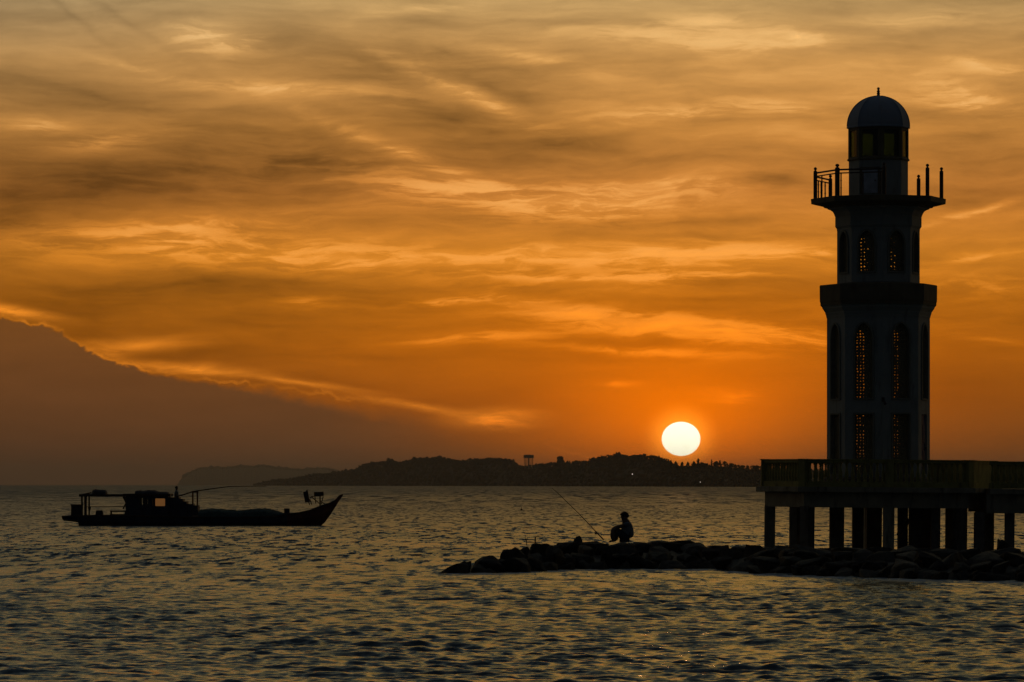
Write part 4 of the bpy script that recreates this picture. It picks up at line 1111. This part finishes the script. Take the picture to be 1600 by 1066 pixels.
tag(mb.top('bucket', M_['tarp'], (bx(142), BD-.9, bz(797))), 'small bucket hanging from the side rope near the canopy posts', 'bucket')
def heap(name, x0, x1, prof, w, base, m, label, cat, seed):
    from mathutils import noise
    nx, ny = 60, 14; vs = []
    for i in range(nx+1):
        u = i/nx; px = x0+(x1-x0)*u; top = bz(np.interp(px, [a for a, _ in prof], [b for _, b in prof])); zb = bz(base)
        for j in range(ny+1):
            v = j/ny*2-1; s = (1-abs(v)**2.6)**.5 if abs(v) < 1 else 0
            nz = noise.fractal(Vector((bx(px)*2.2+seed, v*3, 0)), .8, 2, 4)*.07
            vs.append((bx(px), BD+v*w/2, zb+(top-zb)*s+nz*s))
    fs = [(i*(ny+1)+j, (i+1)*(ny+1)+j, (i+1)*(ny+1)+j+1, i*(ny+1)+j+1) for i in range(nx) for j in range(ny)]
    o_ = len(vs); vs += [(x, y, bz(base)-.05) for x, y, z in vs]
    fs += [tuple(o_+k for k in f[::-1]) for f in fs]
    for i in range(nx): 
        for j in (0, ny): fs.append((i*(ny+1)+j, (i+1)*(ny+1)+j, o_+(i+1)*(ny+1)+j, o_+i*(ny+1)+j))
    for j in range(ny):
        for i in (0, nx): fs.append((i*(ny+1)+j, i*(ny+1)+j+1, o_+i*(ny+1)+j+1, o_+i*(ny+1)+j))
    mb = MB(); mb.add(vs, fs); return tag(mb.top(name, M_[m], (bx((x0+x1)/2), BD, bz(base))), label, cat)
heap('fishing_net', 311, 446, [(303,799),(320,796.8),(332,794.8),(345,795.4),(354,797),(372,798),(390,796.3),(400,795.2),(412,795),(425,796.8),(440,800.5),(446,803)], 2.5, 807.5, 'net', 'long green-grey heap of fishing net along the middle of the boat', 'fishing net', 3)
heap('tarpaulin_bundle', 145, 166.5, [(145,767),(148,765.6),(160,766),(165,766),(166.5,768)], 1.2, 772, 'tarp', 'flat bundle tied on the aft canopy, leftmost of the roof loads', 'bundle', 9)
heap('tarpaulin_bundle', 212, 264, [(212,768),(214,767.2),(224,767.4),(232,766.8),(240,767),(248,769),(254,769.6),(258,769.2),(263,770),(264,771)], 1.5, 772, 'tarp', 'long lumpy bundle lying on the deckhouse roof', 'bundle', 19)
mb = MB(); mb.lathe([(.17, 0), (.19, .02), (.18, .15), (.19, .17), (.18, .30), (.19, .32), (.17, .34)], 12, (bx(448.8), BD-.4, bz(802.5))); tag(mb.top('drum', M_['tarp'], (bx(448.8), BD-.4, bz(802.5))), 'squat drum on the foredeck at the foot of the rising bow', 'drum')
pl = [(276, 776.2), (287, 773), (302, 768), (320, 765.4), (338, 763), (357, 760.5), (380, 759.9), (416, 759.8)]
mb = MB(); mb.tube([(bx(x), BD, bz(y)) for x, y in pl], [.05, .05, .045, .04, .035, .03, .026, .02], 6)
tag(mb.top('boat_pole', M_['rod'], (bx(276), BD, bz(776.2))), 'long thin curved pole reaching forward from the deckhouse over the net', 'pole')
# deckhand standing behind the deckhouse front
DH = Vector((bx(273.3), BD+1.25, bz(760.3)-1.74))
dhp = empty('person', DH, 'boatman standing beside the deckhouse in grey shirt, head above its roof', 'person')
b = Sk(); pel = b.a((0, 0, .92), (.14, .10)); s1 = b.a((0, 0, 1.08), (.13, .10), pel); s2_ = b.a((0, 0, 1.26), (.15, .11), s1); ch = b.a((0, 0, 1.38), (.15, .10), s2_)
nk = b.a((.01, 0, 1.49), .055, ch); h0 = b.a((.02, 0, 1.56), .07, nk); h1_ = b.a((.02, 0, 1.64), .09, h0); b.a((.015, 0, 1.69), .075, h1_)
b.chain(h1_, [((.10, 0, 1.62), .025), ((.125, 0, 1.605), .014)]); b.chain(h0, [((.08, 0, 1.555), .03)])
for s_ in (-1, 1): b.chain(h1_, [((.01, .09*s_, 1.63), .022)])
for s_ in (-1, 1):
    sh = b.chain(ch, [((0, .12*s_, 1.42), .07), ((0, .18*s_, 1.40), .058), ((-.02, .22*s_, 1.14), .044), ((.09, .22*s_, .93), .028)])
    hand(b, sh, (.3, 0, -1), (0, 1, 0), (.4, 0, -.2))
    b.chain(pel, [((0, .09*s_, .86), .10), ((.01, .10*s_, .50), .06), ((0, .10*s_, .12), .04), ((0, .10*s_, .05), .04), ((.10, .10*s_, .03), .033), ((.17, .10*s_, .025), .02)])
skin_obj('body', b.v, b.e, b.r, M_['skin'], dhp, 1)
c = Sk(); p0 = c.a((0, 0, .94), (.155, .12)); p1 = c.a((0, 0, 1.10), (.15, .12), p0); p2 = c.a((0, 0, 1.27), (.168, .13), p1); p3 = c.a((0, 0, 1.39), (.168, .118), p2)
for s_ in (-1, 1): c.chain(p3, [((0, .13*s_, 1.425), .08), ((0, .19*s_, 1.40), .07), ((-.01, .215*s_, 1.22), .06)])
skin_obj('shirt', c.v, c.e, c.r, M_['shirt'], dhp, 1)
c = Sk(); p0 = c.a((0, 0, .90), (.155, .12))
for s_ in (-1, 1): c.chain(p0, [((0, .09*s_, .85), .11), ((.01, .10*s_, .62), .09), ((.01, .10*s_, .30), .075)])
skin_obj('trousers', c.v, c.e, c.r, M_['shorts'], dhp, 1)
pts_ = []
for i in range(70):
    a = rng.uniform(0, 6.28); u = rng.uniform(-.1, 1); rr = math.sqrt(max(0, 1-u*u)); x_, y_ = rr*math.cos(a), rr*math.sin(a)
    if x_ > .35 and u < .45: continue
    s0 = rng.uniform(.022, .034); pts_.append((.012+x_*.09, y_*.086, 1.655+u*.085, s0, s0, s0))
hr = clumps('hair', pts_, M_['hair'], .3); hr.parent = dhp

# ------------------------------------------------------------------ haze
HAZE_ON = True
if HAZE_ON:
    mb = MB(); mb.box((0, 0, 84.0), (76000, 76000, 172)); mb.v = [(x, y, z) for x, y, z in mb.v]
    m = bpy.data.materials.new('haze_air'); m.use_nodes = True; t = NT(m.node_tree); t.n.clear()
    pv = t.n.new('ShaderNodeVolumePrincipled'); pv.inputs['Density'].default_value = 3.8e-5
    pv.inputs['Color'].default_value = (0.54, 0.53, 0.54, 1); pv.inputs['Anisotropy'].default_value = 0.6
    oo = t.n.new('ShaderNodeOutputMaterial'); t.l.new(pv.outputs[0], oo.inputs['Volume'])
    hz = mb.build('haze', m); tag(hz, kind='stuff')
